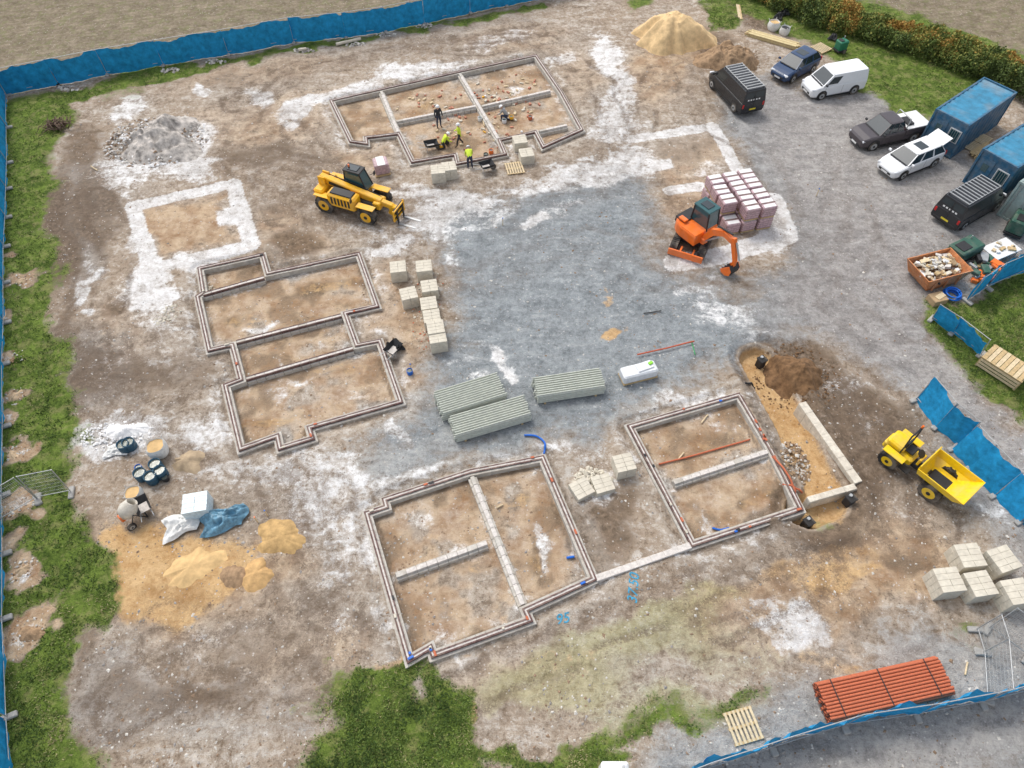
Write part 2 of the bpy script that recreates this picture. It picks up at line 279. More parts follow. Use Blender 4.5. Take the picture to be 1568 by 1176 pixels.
def samp(A,x,y):
    i=np.clip(np.searchsorted(xs,x),1,nx-1); j=np.clip(np.searchsorted(ys,y),1,ny-1); 
    fx=(x-xs[i-1])/(xs[i]-xs[i-1]); fy=(y-ys[j-1])/(ys[j]-ys[j-1])
    return (A[j-1,i-1]*(1-fx)+A[j-1,i]*fx)*(1-fy)+(A[j,i-1]*(1-fx)+A[j,i]*fx)*fy
def gz(x,y): return float(samp(Z,x,y))
def fastmesh(name,co,faces_n,idx,mats=None,mi=None,smooth=True):
    me=bpy.data.meshes.new(name); me.vertices.add(len(co)); me.vertices.foreach_set('co',np.asarray(co,np.float32).ravel())
    nf=len(idx)//faces_n; me.loops.add(len(idx)); me.loops.foreach_set('vertex_index',np.asarray(idx,np.int32))
    me.polygons.add(nf); me.polygons.foreach_set('loop_start',np.arange(nf,dtype=np.int32)*faces_n); me.polygons.foreach_set('loop_total',np.full(nf,faces_n,np.int32))
    me.polygons.foreach_set('use_smooth',np.full(nf,smooth))
    for m in mats or []: me.materials.append(m)
    if mi is not None: me.polygons.foreach_set('material_index',np.asarray(mi,np.int32))
    me.update(calc_edges=True); me.validate()
    o=bpy.data.objects.new(name,me); scene.collection.objects.link(o); return o

# ground material
def ground_mat():
    m,nt,b=newmat('ground_earth'); N=NT(nt)
    co=nt.nodes.new('ShaderNodeTexCoord').outputs['Object']
    at={}
    for nm,keys in (('mA',('chalk','gravel','sand')),('mB',('grass','dark','tan')),('mC',('field','moss','track')),('mD',('warm','grey','light'))):
        a=nt.nodes.new('ShaderNodeAttribute'); a.attribute_name=nm
        s=nt.nodes.new('ShaderNodeSeparateColor'); nt.links.new(a.outputs['Color'],s.inputs[0])
        for k,o in zip(keys,s.outputs): at[k]=o
    n0=N.noise(co,.22,4,.6); n1=N.noise(co,.9,6,.68,.3); n2=N.noise(co,4.2,5,.72,.2); n3=N.noise(co,19,3,.75); n1b=N.noise(co,1.7,6,.66,.6)
    mp=nt.nodes.new('ShaderNodeMapping'); mp.inputs['Rotation'].default_value=(0,0,rad(-20)); mp.inputs['Scale'].default_value=(.35,1.5,1); nt.links.new(co,mp.inputs[0])
    nst=N.noise(mp.outputs[0],1.1,6,.68,.8)
    nn=N.math('ADD',N.math('MULTIPLY',n1,.42),N.math('ADD',N.math('MULTIPLY',n2,.38),N.math('MULTIPLY',n3,.20)))
    nb=N.math('ADD',N.math('MULTIPLY',n1b,.40),N.math('ADD',N.math('MULTIPLY',n2,.22),N.math('ADD',N.math('MULTIPLY',n3,.14),N.math('MULTIPLY',nst,.24))))
    def mk(k,amp,gain,no=nn,off=0.0):
        t=N.math('MULTIPLY_ADD',N.math('SUBTRACT',no,.5),amp,N.math('SUBTRACT',at[k],.5+off))
        return N.math('MULTIPLY_ADD',t,gain,.5,clamp=True)
    # base earth
    c=N.mix(N.ramp(nn,[(.38,0.),(.60,1.)]),(.22,.16,.11),(.53,.455,.375))
    c=N.mix(N.ramp(n0,[(.4,0.),(.6,.5)]),c,(.38,.285,.20))
    c=N.mix(N.math('MULTIPLY',N.ramp(nb,[(.51,0.),(.57,1.)]),.6),c,(.66,.615,.56))
    c=N.mix(N.math('MULTIPLY',N.ramp(nb,[(.42,1.),(.48,0.)]),.65),c,(.165,.12,.08))
    grey=N.mix(N.ramp(nn,[(.40,0.),(.60,1.)]),(.155,.13,.11),(.46,.425,.385))
    c=N.mix(N.math('MULTIPLY',mk('grey',2.4,2.0,nb),.75),c,grey)
    tan=N.mix(N.ramp(n1,[(.36,0.),(.62,1.)]),(.36,.205,.10),(.64,.475,.31))
    c=N.mix(N.math('MULTIPLY',mk('tan',3.2,2.0,nb),.72),c,tan)
    dark=N.mix(N.ramp(n2,[(.36,0.),(.62,1.)]),(.07,.048,.03),(.235,.165,.11))
    c=N.mix(N.math('MULTIPLY',mk('dark',3.2,2.0),.82),c,dark)
    moss=N.mix(n2,(.28,.29,.075),(.52,.49,.23))
    c=N.mix(N.math('MULTIPLY',mk('moss',3.0,1.6,nb,.08),.6),c,moss)
    # gravel
    gr=N.mix(N.ramp(nn,[(.40,0.),(.60,1.)]),(.155,.18,.195),(.36,.395,.415))
    grw=N.mix(N.ramp(nn,[(.40,0.),(.60,1.)]),(.20,.19,.185),(.43,.41,.395))
    gr=N.mix(at['warm'],gr,grw)
    gr=N.mix(N.math('MULTIPLY',N.ramp(nst,[(.54,0.),(.68,1.)]),.3),gr,(.52,.53,.53))
    gr=N.mix(N.math('MULTIPLY',N.ramp(nst,[(.36,1.),(.46,0.)]),.3),gr,(.16,.165,.17))
    peb=N.ramp(N.voro(co,10,'F1','Distance'),[(.12,1.),(.4,0.)])
    gr=N.mix(N.math('MULTIPLY',peb,.2),gr,(.62,.61,.6))
    c=N.mix(N.math('MULTIPLY',mk('gravel',2.2,2.0,nb),.93),c,gr)
    c=N.mix(N.math('MULTIPLY',at['light'],N.ramp(nb,[(.42,.05),(.56,.55)])),c,(.66,.61,.54))
    # chalk dust
    ck=N.mix(N.ramp(nb,[(.42,0.),(.56,1.)]),(.62,.59,.56),(.88,.875,.87))
    c=N.mix(N.math('MULTIPLY',mk('chalk',4.0,2.2,nb,.07),N.ramp(nn,[(.36,.5),(.56,.98)])),c,ck)
    c=N.mix(N.math('MULTIPLY',at['chalk'],.18),c,ck)
    sand=N.mix(N.ramp(nn,[(.38,0.),(.58,1.)]),(.46,.25,.09),(.70,.475,.24))
    c=N.mix(N.math('MULTIPLY',mk('sand',3.0,2.1,nb),.88),c,sand)
    # tracks
    wv=N.noise(co,8,3,.6,1.5)
    tm=N.math('MULTIPLY',at['track'],N.ramp(N.math('ADD',N.math('MULTIPLY',wv,.5),N.math('MULTIPLY',n1,.5)),[(.47,1.),(.57,.25)]))
    c=N.mix(N.math('MULTIPLY',tm,.72),c,(.15,.11,.08))
    # fields
    wn=nt.nodes.new('ShaderNodeTexWave'); wn.inputs['Scale'].default_value=.55; wn.inputs['Distortion'].default_value=2.5; wn.inputs['Detail'].default_value=3
    mp=nt.nodes.new('ShaderNodeMapping'); mp.inputs['Rotation'].default_value=(0,0,rad(72)); nt.links.new(co,mp.inputs[0]); nt.links.new(mp.outputs[0],wn.inputs['Vector'])
    fl=N.mix(N.ramp(nn,[(.40,0.),(.60,1.)]),(.14,.11,.075),(.38,.315,.235))
    fl=N.mix(N.math('MULTIPLY',wn.outputs['Fac'],.4),fl,(.20,.165,.10))
    fl=N.mix(N.math('MULTIPLY',N.ramp(n1b,[(.5,0.),(.62,1.)]),.45),fl,(.19,.21,.08))
    c=N.mix(mk('field',.5,6),c,fl)
    gs=N.mix(N.ramp(nn,[(.40,0.),(.58,1.)]),(.04,.07,.012),(.17,.24,.045))
    gs=N.mix(N.math('MULTIPLY',N.ramp(n1b,[(.50,0.),(.62,1.)]),.5),gs,(.30,.28,.12))
    gm=mk('grass',3.0,2.8,nb)
    c=N.mix(gm,c,gs)
    # pebbles, light and dark flecks
    v=nt.nodes.new('ShaderNodeTexVoronoi'); v.inputs['Scale'].default_value=5.5; nt.links.new(co,v.inputs['Vector'])
    sc=nt.nodes.new('ShaderNodeSeparateColor'); nt.links.new(v.outputs['Color'],sc.inputs[0])
    fleck=N.math('MULTIPLY',N.ramp(v.outputs['Distance'],[(.16,1.),(.24,0.)]),N.math('GREATER_THAN',sc.outputs[0],.72))
    fleck=N.math('MULTIPLY',fleck,N.math('SUBTRACT',1.0,gm))
    c=N.mix(N.math('MULTIPLY',fleck,.6),c,N.mix(N.math('GREATER_THAN',sc.outputs[1],.45),(.14,.11,.09),(.70,.67,.64)))
    nt.links.new(c,b.inputs['Base Color'])
    b.inputs['Roughness'].default_value=.95; b.inputs['Specular IOR Level'].default_value=.15
    bp=nt.nodes.new('ShaderNodeBump'); bp.inputs['Strength'].default_value=1.0; bp.inputs['Distance'].default_value=.16
    h=N.math('ADD',N.math('MULTIPLY',n2,.65),N.math('MULTIPLY',n3,.35))
    nt.links.new(h,bp.inputs['Height']); nt.links.new(bp.outputs[0],b.inputs['Normal'])
    return m
co=np.stack([X,Y,Z],-1).reshape(-1,3)
I=np.arange(nx*ny,dtype=np.int32).reshape(ny,nx)
q=np.stack([I[:-1,:-1],I[:-1,1:],I[1:,1:],I[1:,:-1]],-1).reshape(-1)
ground=fastmesh('ground',co,4,q,[ground_mat()])
for nm,keys in (('mA',('chalk','gravel','sand')),('mB',('grass','dark','tan')),('mC',('field','moss','track')),('mD',('warm','grey','light'))):
    a=ground.data.color_attributes.new(nm,'FLOAT_COLOR','POINT')
    arr=np.ones((ny,nx,4),np.float32)
    for i,k in enumerate(keys): arr[...,i]=CH[k]
    a.data.foreach_set('color',arr.ravel())

# ---------------------------------------------------------------- materials palette
M_brick=mat('footing_brick',(.13,.075,.068),.85,var=.5,scale=9,bump=.4,dirt=.25)
M_mort=mat('cavity_concrete',(.60,.56,.52),.9,var=.2,scale=7)
M_blk=mat('concrete_block',(.50,.475,.43),.9,var=.22,scale=5,dirt=.35)
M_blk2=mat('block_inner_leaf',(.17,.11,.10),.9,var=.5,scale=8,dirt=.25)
M_stone=mat('aircrete',(.60,.555,.46),.9,var=.14,scale=4,dirt=.2)
M_blue=mat('blue_netting',(.015,.25,.50),.75,var=.3,scale=2.5,bump=.5,spec=.2)
M_steel=mat('galvanised_steel',(.45,.46,.46),.45,.5,var=.15)
M_yel=mat('yellow_machine_paint',(.85,.44,.012),.35,var=.08,dirt=.2)
M_yd=mat('yellow_dumper_paint',(.85,.56,.01),.35,var=.08,dirt=.25)
M_or=mat('orange_machine_paint',(.85,.17,.02),.35,var=.08,dirt=.15)
M_blackp=mat('black_plastic',(.025,.025,.027),.55,var=.2)
M_rub=mat('rubber',(.03,.028,.027),.9,var=.3,dirt=.35)
M_glass=mat('dark_glass',(.02,.032,.038),.08,var=.1,bump=0,spec=.8)
M_glassb=mat('blue_tint_glass',(.03,.085,.10),.08,var=.1,bump=0,spec=.8)
M_red=mat('red_lamp',(.5,.02,.02),.3)
M_white=mat('white_plastic',(.75,.75,.74),.5,var=.06)
M_lamp=mat('clear_lamp',(.7,.72,.75),.15,var=.05)
M_wood=mat('sawn_timber',(.52,.38,.20),.8,var=.25,scale=9)
M_woodl=mat('pale_timber',(.62,.50,.32),.8,var=.2,scale=9)
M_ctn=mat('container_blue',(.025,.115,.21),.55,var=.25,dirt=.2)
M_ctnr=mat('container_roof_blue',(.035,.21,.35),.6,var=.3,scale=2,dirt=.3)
M_clay=mat('clay_pipe',(.48,.13,.06),.65,var=.2,scale=14)
M_plastic_wrap=mat('pallet_wrap_pink',(.48,.33,.36),.35,var=.35,scale=7,bump=.8,dirt=.15)
M_bluep=mat('blue_pipe',(.01,.13,.55),.4)

# ---------------------------------------------------------------- foundations
def offset(pts,d):
    n=len(pts); out=[]
    ar=sum(pts[i][0]*pts[(i+1)%n][1]-pts[(i+1)%n][0]*pts[i][1] for i in range(n))
    sg=1 if ar>0 else -1
    for i in range(n):
        a=Vector(pts[i-1]);b=Vector(pts[i]);c=Vector(pts[(i+1)%n])
        e1=(b-a).normalized();e2=(c-b).normalized()
        n1=Vector((e1.y,-e1.x))*sg;n2=Vector((e2.y,-e2.x))*sg
        m=(n1+n2); m.normalize(); k=1/max(.35,m.dot(n1))
        out.append((b.x+m.x*d*k,b.y+m.y*d*k))
    return out
def foundation(L,ints,name,cavity_ints=False):
    g=G(L); mb=MB()
    def strip(d0,d1,zt,m,zb=-.7,var=.008):
        o=offset(g,d0); i=offset(g,d1); n=len(o)
        for k in range(n):
            a,b=Vector(o[k]),Vector(o[(k+1)%n]); c,d=Vector(i[k]),Vector(i[(k+1)%n])
            Ls=(b-a).length; q=max(1,int(Ls/.44))
            for j in range(q):
                t0,t1=j/q,(j+1)/q; g0=.012/Ls if j>0 else 0
                zz=zt+random.uniform(-var,var)
                p=[a.lerp(b,t0+g0),a.lerp(b,t1),c.lerp(d,t1),c.lerp(d,t0+g0)]
                vs=[(w.x,w.y,zz) for w in p]+[(w.x,w.y,zb) for w in p]
                fs=[(0,1,2,3),(4,5,1,0),(6,7,3,2),(5,6,2,1),(7,4,0,3)]
                mb.add(vs,fs,m)
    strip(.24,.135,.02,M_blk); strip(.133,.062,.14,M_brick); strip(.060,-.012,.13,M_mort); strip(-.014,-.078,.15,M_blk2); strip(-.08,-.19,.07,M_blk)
    for a,b in ints:
        A=Vector(P(*a));B=Vector(P(*b)); d=(B-A); l=d.length; d.normalize(); A=A+d*.19; l-=.38; an=math.atan2(d.y,d.x); nr=Vector((-d.y,d.x))
        q=max(1,int(l/.45))
        for j in range(q):
            c=A+d*(l*(j+.5)/q); mb.box((c.x,c.y,-.25+random.uniform(-.006,.006)),(l/q-.012,.14 if cavity_ints else .2,.72),M_mort if j%7 else M_blk,an,.012)
            mb.box((c.x,c.y,-.36),(l/q-.02,.42,.65),M_blk,an,.012)
            if cavity_ints:
                for s in(-1,1): mb.box((c.x+nr.x*s*.102,c.y+nr.y*s*.102,-.24),(l/q-.014,.06,.73),M_brick,an,.006)
    return mb.obj(name)
foundation(LT,INT[0:4]+[INT[11]],'house_foundation'); foundation(LL,INT[4:7],'house_foundation',True); foundation(LD,INT[7:9],'house_foundation'); foundation(LE,[INT[9]],'house_foundation')
def lowwall(pts,w,zt,m,name,zb=-.8):
    mb=MB(); g=G(pts)
    for a,b in zip(g,g[1:]):
        A=Vector(a);B=Vector(b);d=B-A;l=d.length;an=math.atan2(d.y,d.x);q=max(1,int(l/.6))
        for j in range(q):
            c=A+d*((j+.5)/q); mb.box((c.x,c.y,(zt+zb)/2+random.uniform(-.01,.01)),(l/q+(.004 if j%2 else .0),w,zt-zb),m,an,.02)
    return mb.obj(name)
M_pale=mat('pale_concrete',(.62,.57,.48),.9,var=.2,dirt=.3)
lowwall([(912,887),(1057,836)],.3,.12,M_mort,'footing_wall')
lowwall([(1226,620),(1272,686),(1312,742)],.42,.25,M_pale,'concrete_footing_wall')
lowwall([(1308,747),(1236,768)],.3,.2,M_pale,'concrete_footing_wall')

# ---------------------------------------------------------------- placing
def mid(a,b,z=0): 
    A=P(*a,z);B=P(*b,z); return ((A[0]+B[0])/2,(A[1]+B[1])/2), math.atan2(B[1]-A[1],B[0]-A[0])
def place(mb,name,rear,front,z=0):
    c,an=mid(rear,front); return mb.obj(name,(c[0],c[1],gz(*c)+z),an)
def at(mb,name,u,v,rz=0,z=0,sc=1):
    c=P(u,v); return mb.obj(name,(c[0],c[1],gz(*c)+z),rz,sc)

# mounds
def mound(name,u,v,rx,ry,h,m,ang=0,seed=0,pw=1.6,rough=.25,cone=False):
    c=P(u,v); nr,na=40,96
    R,T=np.meshgrid(np.arange(nr+1)/nr,2*np.pi*np.arange(na)/na,indexing='ij')
    e=1+.7*(fbm(np.cos(T)*1.3+5+seed,np.sin(T)*1.3+9,3,seed)-.5)*1.6
    x=R*e*rx*np.cos(T); y=R*e*ry*np.sin(T); xr=x*math.cos(ang)-y*math.sin(ang); yr=x*math.sin(ang)+y*math.cos(ang)
    n=fbm((xr+seed*7)*1.1+50,yr*1.1+50,4,seed)-.5; n2=fbm(xr*4+50,yr*4+50,4,seed+1)-.5
    zz=h*((1-R)**pw if cone else (1-R*R)**pw)*(1+n*rough*4)+n2*.35*min(1,h)*(1-R)*(.25+rough*2)
    zz=zz+samp(Z,c[0]+xr,c[1]+yr)-.08*R
    I2=np.arange((nr+1)*na).reshape(nr+1,na); J=np.roll(I2,-1,1)
    q=np.stack([I2[:-1],I2[1:],J[1:],J[:-1]],-1).reshape(-1)
    o=fastmesh(name,np.stack([xr,yr,zz],-1).reshape(-1,3),4,q,[m]); o.location=(c[0],c[1],0); return o
M_sand=mat('building_sand',(.54,.34,.15),.95,var=.25,scale=3,bump=1)
M_sandy=mat('yellow_sand',(.62,.42,.20),.95,var=.22,scale=2,bump=1)
M_soil=mat('brown_soil',(.31,.205,.12),.95,var=.4,scale=4,bump=1)
M_dsoil=mat('dark_soil',(.17,.095,.045),.95,var=.45,scale=4,bump=1)
M_spoil=mat('chalky_spoil',(.42,.385,.35),.95,var=.65,scale=2.2,bump=1)
M_chk=mat('chalk_rubble',(.80,.79,.78),.95,var=.15,scale=5,bump=1)
mound('sand_pile',1025,60,3.3,2.6,2.0,mat('pale_sand',(.66,.47,.25),.95,var=.25,scale=2,bump=1),0,1,1.2,.09)
mound('soil_pile',1118,95,2.6,1.8,1.35,M_soil,0,2,1.3,.25)
mound('spoil_heap',240,220,3.4,2.8,1.25,M_spoil,.3,3,1.7,.35)
mound('soil_heap',1222,574,1.35,1.5,.6,M_dsoil,0,4,1.4,.3)
mound('sand_pile',430,826,1.4,.95,.28,mat('damp_sand',(.46,.30,.13),.95,var=.3,scale=3,bump=.8),0,5,1.3,.1)
mound('sand_pile',395,880,.85,.8,.3,M_sand,0,6,1.4,.12)
mound('sand_pile',356,884,.75,.8,.2,M_soil,0,7,1.6,.2)
mound('sand_pile',295,870,1.9,1.1,.26,M_sandy,.5,1,2.8,.22)
mound('mortar_sand_pile',285,708,1.0,.75,.3,mat('grey_sand',(.38,.29,.19),.95,var=.25,scale=3,bump=.8),0,3,1.5,.15)
mound('chalk_rubble_pile',195,660,1.2,.6,.35,M_chk,.1,4,1.5,.4)
mound('soil_mound',50,972,.7,.5,.18,M_soil,0,4,1.8,.45)
for k,(u,v) in enumerate([(32,430),(24,606),(18,696),(36,872)]):
    mound('soil_mound',u,v,.55,.36,.16,mat('pale_clay',(.46,.34,.22),.95,var=.4,scale=4,bump=.8),k*1.3,k,2.0,.5)

# ---------------------------------------------------------------- scattered stones / rubble
def rocks(name,pts,sizes,m,mis=None,flat=.6):
    n=len(pts); base=np.array([(1,0,0),(-1,0,0),(0,1,0),(0,-1,0),(0,0,1),(0,0,-1)],np.float32)
    V=base[None]*np.ones((n,1,1),np.float32)*(rng.uniform(.55,1.1,(n,6,1))); V+=rng.uniform(-.25,.25,(n,6,3))
    a=rng.uniform(0,6.28,n); c,s=np.cos(a),np.sin(a)
    x=V[...,0]*c[:,None]-V[...,1]*s[:,None]; y=V[...,0]*s[:,None]+V[...,1]*c[:,None]
    V=np.stack([x,y,V[...,2]*flat],-1)*sizes[:,None,None]+pts[:,None,:]
    f=np.array([(0,2,4),(2,1,4),(1,3,4),(3,0,4),(2,0,5),(1,2,5),(3,1,5),(0,3,5)])
    idx=(f[None]+np.arange(n)[:,None,None]*6).reshape(-1)
    mi=None if mis is None else np.repeat(mis,8)
    return fastmesh(name,V.reshape(-1,3),3,idx,m,mi,False)
def scatter(n,u0,v0,u1,v1,fn):
    u=rng.uniform(u0,u1,n); v=rng.uniform(v0,v1,n); d=ST+(v-588)/F*CT
    x=HC*(u-784)/F/d; y=HC*(CT-(v-588)/F*ST)/d
    k=fn(x,y); x=x[k];y=y[k]; return np.stack([x,y,samp(Z,x,y)],-1).astype(np.float32)
stm=[mat('stone_pale',(.58,.55,.50),.9,var=.2),mat('stone_grey',(.30,.28,.26),.9,var=.3),mat('stone_brown',(.27,.185,.12),.9,var=.3)]
def fn(x,y):
    g=samp(CH['grass'],x,y)+samp(CH['field'],x,y); cl=fbm(x*.45,y*.45,3,4)
    return (g<.3)&(rng.random(len(x))<ss((cl-.42)/.25)+.08)
pts=scatter(20000,-20,20,1600,1190,fn)
rocks('scattered_stones',pts,(rng.random(len(pts))**3*.085+.022).astype(np.float32),stm,rng.integers(0,3,len(pts)))
def heaprocks(name,u,v,rx,ry,h,n,s0,s1,m,mis=None):
    c=P(u,v); r=np.sqrt(rng.random(n)); t=rng.uniform(0,6.28,n); x=c[0]+r*rx*np.cos(t); y=c[1]+r*ry*np.sin(t)
    z=samp(Z,x,y)+h*(1-r)*rng.random(n)
    return rocks(name,np.stack([x,y,z],-1).astype(np.float32),rng.uniform(s0,s1,n).astype(np.float32),m,mis)
heaprocks('stone_rubble_pile',1222,700,.75,1.25,.5,300,.05,.15,[mat('flint_brown',(.36,.25,.15),.9,var=.4),stm[0],stm[2]],rng.integers(0,3,300))
heaprocks('chalk_rubble_pile',180,668,1.9,.9,.3,240,.03,.13,[M_chk])
heaprocks('spoil_rubble',240,215,3.6,3.0,1.1,900,.04,.17,[M_spoil,stm[0],stm[2],M_chk],rng.integers(0,4,900))
heaprocks('broken_block_pile',905,738,1.0,.7,.3,120,.06,.2,[M_stone])
heaprocks('brick_rubble',655,465,.9,3.4,.12,160,.03,.09,[M_stone,M_clay],(rng.random(160)>.7).astype(int))
heaprocks('soil_clods',1222,574,2.2,2.1,.3,280,.03,.1,[M_dsoil]); heaprocks('soil_clods',1118,92,3.0,2.2,.6,260,.03,.1,[M_soil])
for u,v in [(30,428),(18,548),(24,606),(20,692),(30,778),(36,872),(46,968)]: heaprocks('soil_clods',u,v,.7,.6,.12,36,.03,.1,[M_soil,stm[0]],rng.integers(0,2,36))
for u,v in [(262,478),(250,490),(318,440)]: heaprocks('broken_block_pile',u,v,.5,.5,.15,24,.05,.14,[M_stone])
for u,v in [(105,135),(262,108),(330,95),(590,52),(650,40),(465,78),(545,68)]: heaprocks('rubble_pile',u,v,.8,.35,.2,40,.06,.2,[stm[0],stm[1]],rng.integers(0,2,40))

# ---------------------------------------------------------------- grass
def grass():
    allp=[]
    def fg(x,y): return rng.random(len(x))<np.clip((samp(CH['grass'],x,y)-.3)*1.6*ss((fbm(x*1.3,y*1.3,3,5)-.25)/.3),0,1)
    for n,b in [(16000,(-30,130,190,1190)),(7000,(460,1000,760,1190)),(4500,(760,1030,1240,1190)),(6000,(1400,410,1590,680)),(2500,(1060,-20,1160,70)),(6000,(1150,0,1560,200)),(2500,(90,60,400,160))]:
        allp.append(scatter(n,*b,fg))
    p=np.concatenate(allp); p=np.repeat(p,4,0); n=len(p)
    p[:,:2]+=rng.normal(0,.08,(n,2)); a=rng.uniform(0,6.28,n); h=rng.uniform(.03,.11,n); w=rng.uniform(.015,.035,n); l=rng.uniform(.02,.12,n)
    A=p.copy();B=p.copy();C=p.copy()
    A[:,0]+=np.cos(a)*w;A[:,1]+=np.sin(a)*w;B[:,0]-=np.cos(a)*w;B[:,1]-=np.sin(a)*w
    b2=rng.uniform(0,6.28,n); C[:,0]+=np.cos(b2)*l;C[:,1]+=np.sin(b2)*l;C[:,2]+=h
    V=np.stack([A,B,C],1).reshape(-1,3)
    ms=[mat('grass_dark',(.05,.09,.018),.9,var=.3),mat('grass_mid',(.11,.175,.035),.9,var=.3),mat('grass_lime',(.19,.26,.06),.9,var=.3),mat('grass_dry',(.34,.31,.15),.9,var=.3)]
    cl=fbm(p[:,0]*.8,p[:,1]*.8,3,2)+rng.normal(0,.12,n); mi=np.digitize(cl,[.40,.56,.72])
    fastmesh('grass',V,3,np.arange(3*n),ms,mi,False)
grass()
def hedge():
    path=G([(1140,-22),(1180,2),(1270,40),(1370,66),(1450,92),(1530,124),(1600,155),(1700,200)])
    seg=[(Vector(a),Vector(b)) for a,b in zip(path,path[1:])]; Ls=[(b-a).length for a,b in seg]; tot=sum(Ls)
    n=60000; s=rng.uniform(0,tot,n); cum=np.cumsum([0]+Ls); k=np.clip(np.searchsorted(cum,s)-1,0,len(seg)-1)
    A=np.array([tuple(a) for a,b in seg]);B=np.array([tuple(b) for a,b in seg]); t=((s-cum[k])/np.array(Ls)[k])[:,None]
    c=A[k]*(1-t)+B[k]*t; d=(B-A)[k]/np.array(Ls)[k][:,None]; nr=np.stack([-d[:,1],d[:,0]],-1)
    th=rng.uniform(0,math.pi,n); r=rng.random(n)**.25
    bw=1.45+.7*(fbm(s*.5,s*0+1,3,1)-.5)*2; bh=1.7+.5*(fbm(s*.6,s*0+5,3,2)-.5)*2
    lump=1+.3*(fbm(s*1.6,th*2.2,3,3)-.5)*2
    off=np.cos(th)*r*bw*lump; z=np.abs(np.sin(th))**.5*r*bh*lump+.05
    p=np.stack([c[:,0]+nr[:,0]*off,c[:,1]+nr[:,1]*off,z],-1)
    q=rng.normal(0,1,(n,3));q/=np.linalg.norm(q,axis=1)[:,None]; w=np.cross(q,rng.normal(0,1,(n,3)));w/=np.linalg.norm(w,axis=1)[:,None]
    sz=rng.uniform(.05,.12,n)[:,None]
    V=np.stack([p-q*sz,p+w*sz*.6,p+q*sz,p-w*sz*.6],1).reshape(-1,3)
    ms=[mat('hedge_dark',(.06,.09,.02),.8,var=.3),mat('hedge_green',(.13,.18,.04),.8,var=.3),mat('hedge_olive',(.26,.26,.06),.8,var=.3),mat('hedge_rust',(.38,.22,.05),.8,var=.3)]
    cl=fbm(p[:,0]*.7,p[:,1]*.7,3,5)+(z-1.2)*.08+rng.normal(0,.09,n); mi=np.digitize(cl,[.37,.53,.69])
    o=fastmesh('hedge',V,4,np.arange(4*n),ms,mi,False)
    mb=MB(); 
    for a,b in seg:
        for i in range(int((b-a).length/.6)):
            q=a.lerp(b,i*.6/(b-a).length); mb.tube([(q.x,q.y,-.1),(q.x+random.uniform(-.3,.3),q.y+random.uniform(-.3,.3),.7),(q.x+random.uniform(-.6,.6),q.y+random.uniform(-.6,.6),1.3)],[.05,.035,.015],mat('hedge_stem',(.10,.07,.05),.9),5)
    s=mb.obj('stems'); s.parent=o
hedge()

# ---------------------------------------------------------------- fences
M_rubfoot=mat('fence_foot_concrete',(.36,.35,.33),.9,var=.2)
M_blue2=mat('blue_netting_light',(.02,.30,.60),.7,var=.3,scale=3,bump=.5,spec=.2)
def netfence(name,pts,h=2.0,lean=.0,m=M_blue,panel=3.45,gap=None,sag=.1,frame=True,net=True):
    g=G(pts); root=bpy.data.objects.new(name,None); scene.collection.objects.link(root)
    mb=MB(); fr=MB(); ft=MB(); carry=0
    for a,b in zip(g,g[1:]):
        A=Vector(a);B=Vector(b);d=B-A;l=d.length;d.normalize();nr=Vector((-d.y,d.x)); n=max(2,int(l/.2)); nh=7
        ph=random.random()*9
        if net:
            vs=[];fs=[]
            for i in range(n+1):
                for j in range(nh+1):
                    s=i/n*l; z=j/nh; p=A+d*s
                    w=(math.sin(s*2.1+ph)+.6*math.sin(s*5.3+z*3+ph)+.5*math.sin(s*11+z*5))*.05*(1+z)+lean*z+random.uniform(-.015,.015)
                    top=h-.02-sag*abs(math.sin(s*math.pi/panel))*z-(.12*z if math.sin(s*.9+ph*3)>.7 else 0)
                    vs.append((p.x+nr.x*w,p.y+nr.y*w,gz(p.x,p.y)+.03+z*top))
            for i in range(n):
                for j in range(nh): fs.append((i*(nh+1)+j,(i+1)*(nh+1)+j,(i+1)*(nh+1)+j+1,i*(nh+1)+j+1))
            mb.add(vs,fs,m,True)
        if frame:
            k=max(1,round(l/panel)); pl=l/k
            for i in range(k+1):
                p=A+d*(pl*i)+nr*.07; z0=gz(p.x,p.y); q=p+nr*lean
                fr.cyl((p.x,p.y,z0),(q.x,q.y,z0+h+.03),.024,M_steel,n=6)
                ft.box((p.x,p.y,z0+.07),(.24,.66,.15),M_rubfoot,math.atan2(d.y,d.x),.04)
                if i<k:
                    e=A+d*(pl*(i+1))+nr*.07; z1=gz(e.x,e.y); 
                    for zz in (.25,h): fr.cyl((p.x+nr.x*lean*zz/h,p.y+nr.y*lean*zz/h,z0+zz),(e.x+nr.x*lean*zz/h,e.y+nr.y*lean*zz/h,z1+zz),.02,M_steel,n=6)
                    if not net:
                        for w in range(1,24):
                            c=p.lerp(e,w/24); fr.cyl((c.x,c.y,z0+.25),(c.x+nr.x*lean,c.y+nr.y*lean,z0+h),.005,M_steel,n=4,cap=False)
                        for w in range(1,7):
                            zz=.25+(h-.25)*w/7; fr.cyl((p.x+nr.x*lean*zz/h,p.y+nr.y*lean*zz/h,z0+zz),(e.x+nr.x*lean*zz/h,e.y+nr.y*lean*zz/h,z1+zz),.005,M_steel,n=4,cap=False)
    for b_,nm in ((mb,'netting'),(fr,'frames'),(ft,'feet')):
        if b_.v: o=b_.obj(nm); o.parent=root
    return root
netfence('blue_netting_fence',[(10,147),(90,131),(165,116),(250,100),(350,84),(450,66),(530,58),(650,38),(720,20),(830,0),(880,-14)])
netfence('blue_netting_fence',[(10,148),(11,250),(7,380),(5,560),(4,760),(6,950),(13,1100),(18,1200)],m=M_blue2)
netfence('blue_netting_fence',[(1640,385),(1568,415),(1510,440),(1478,462)],m=M_blue2)
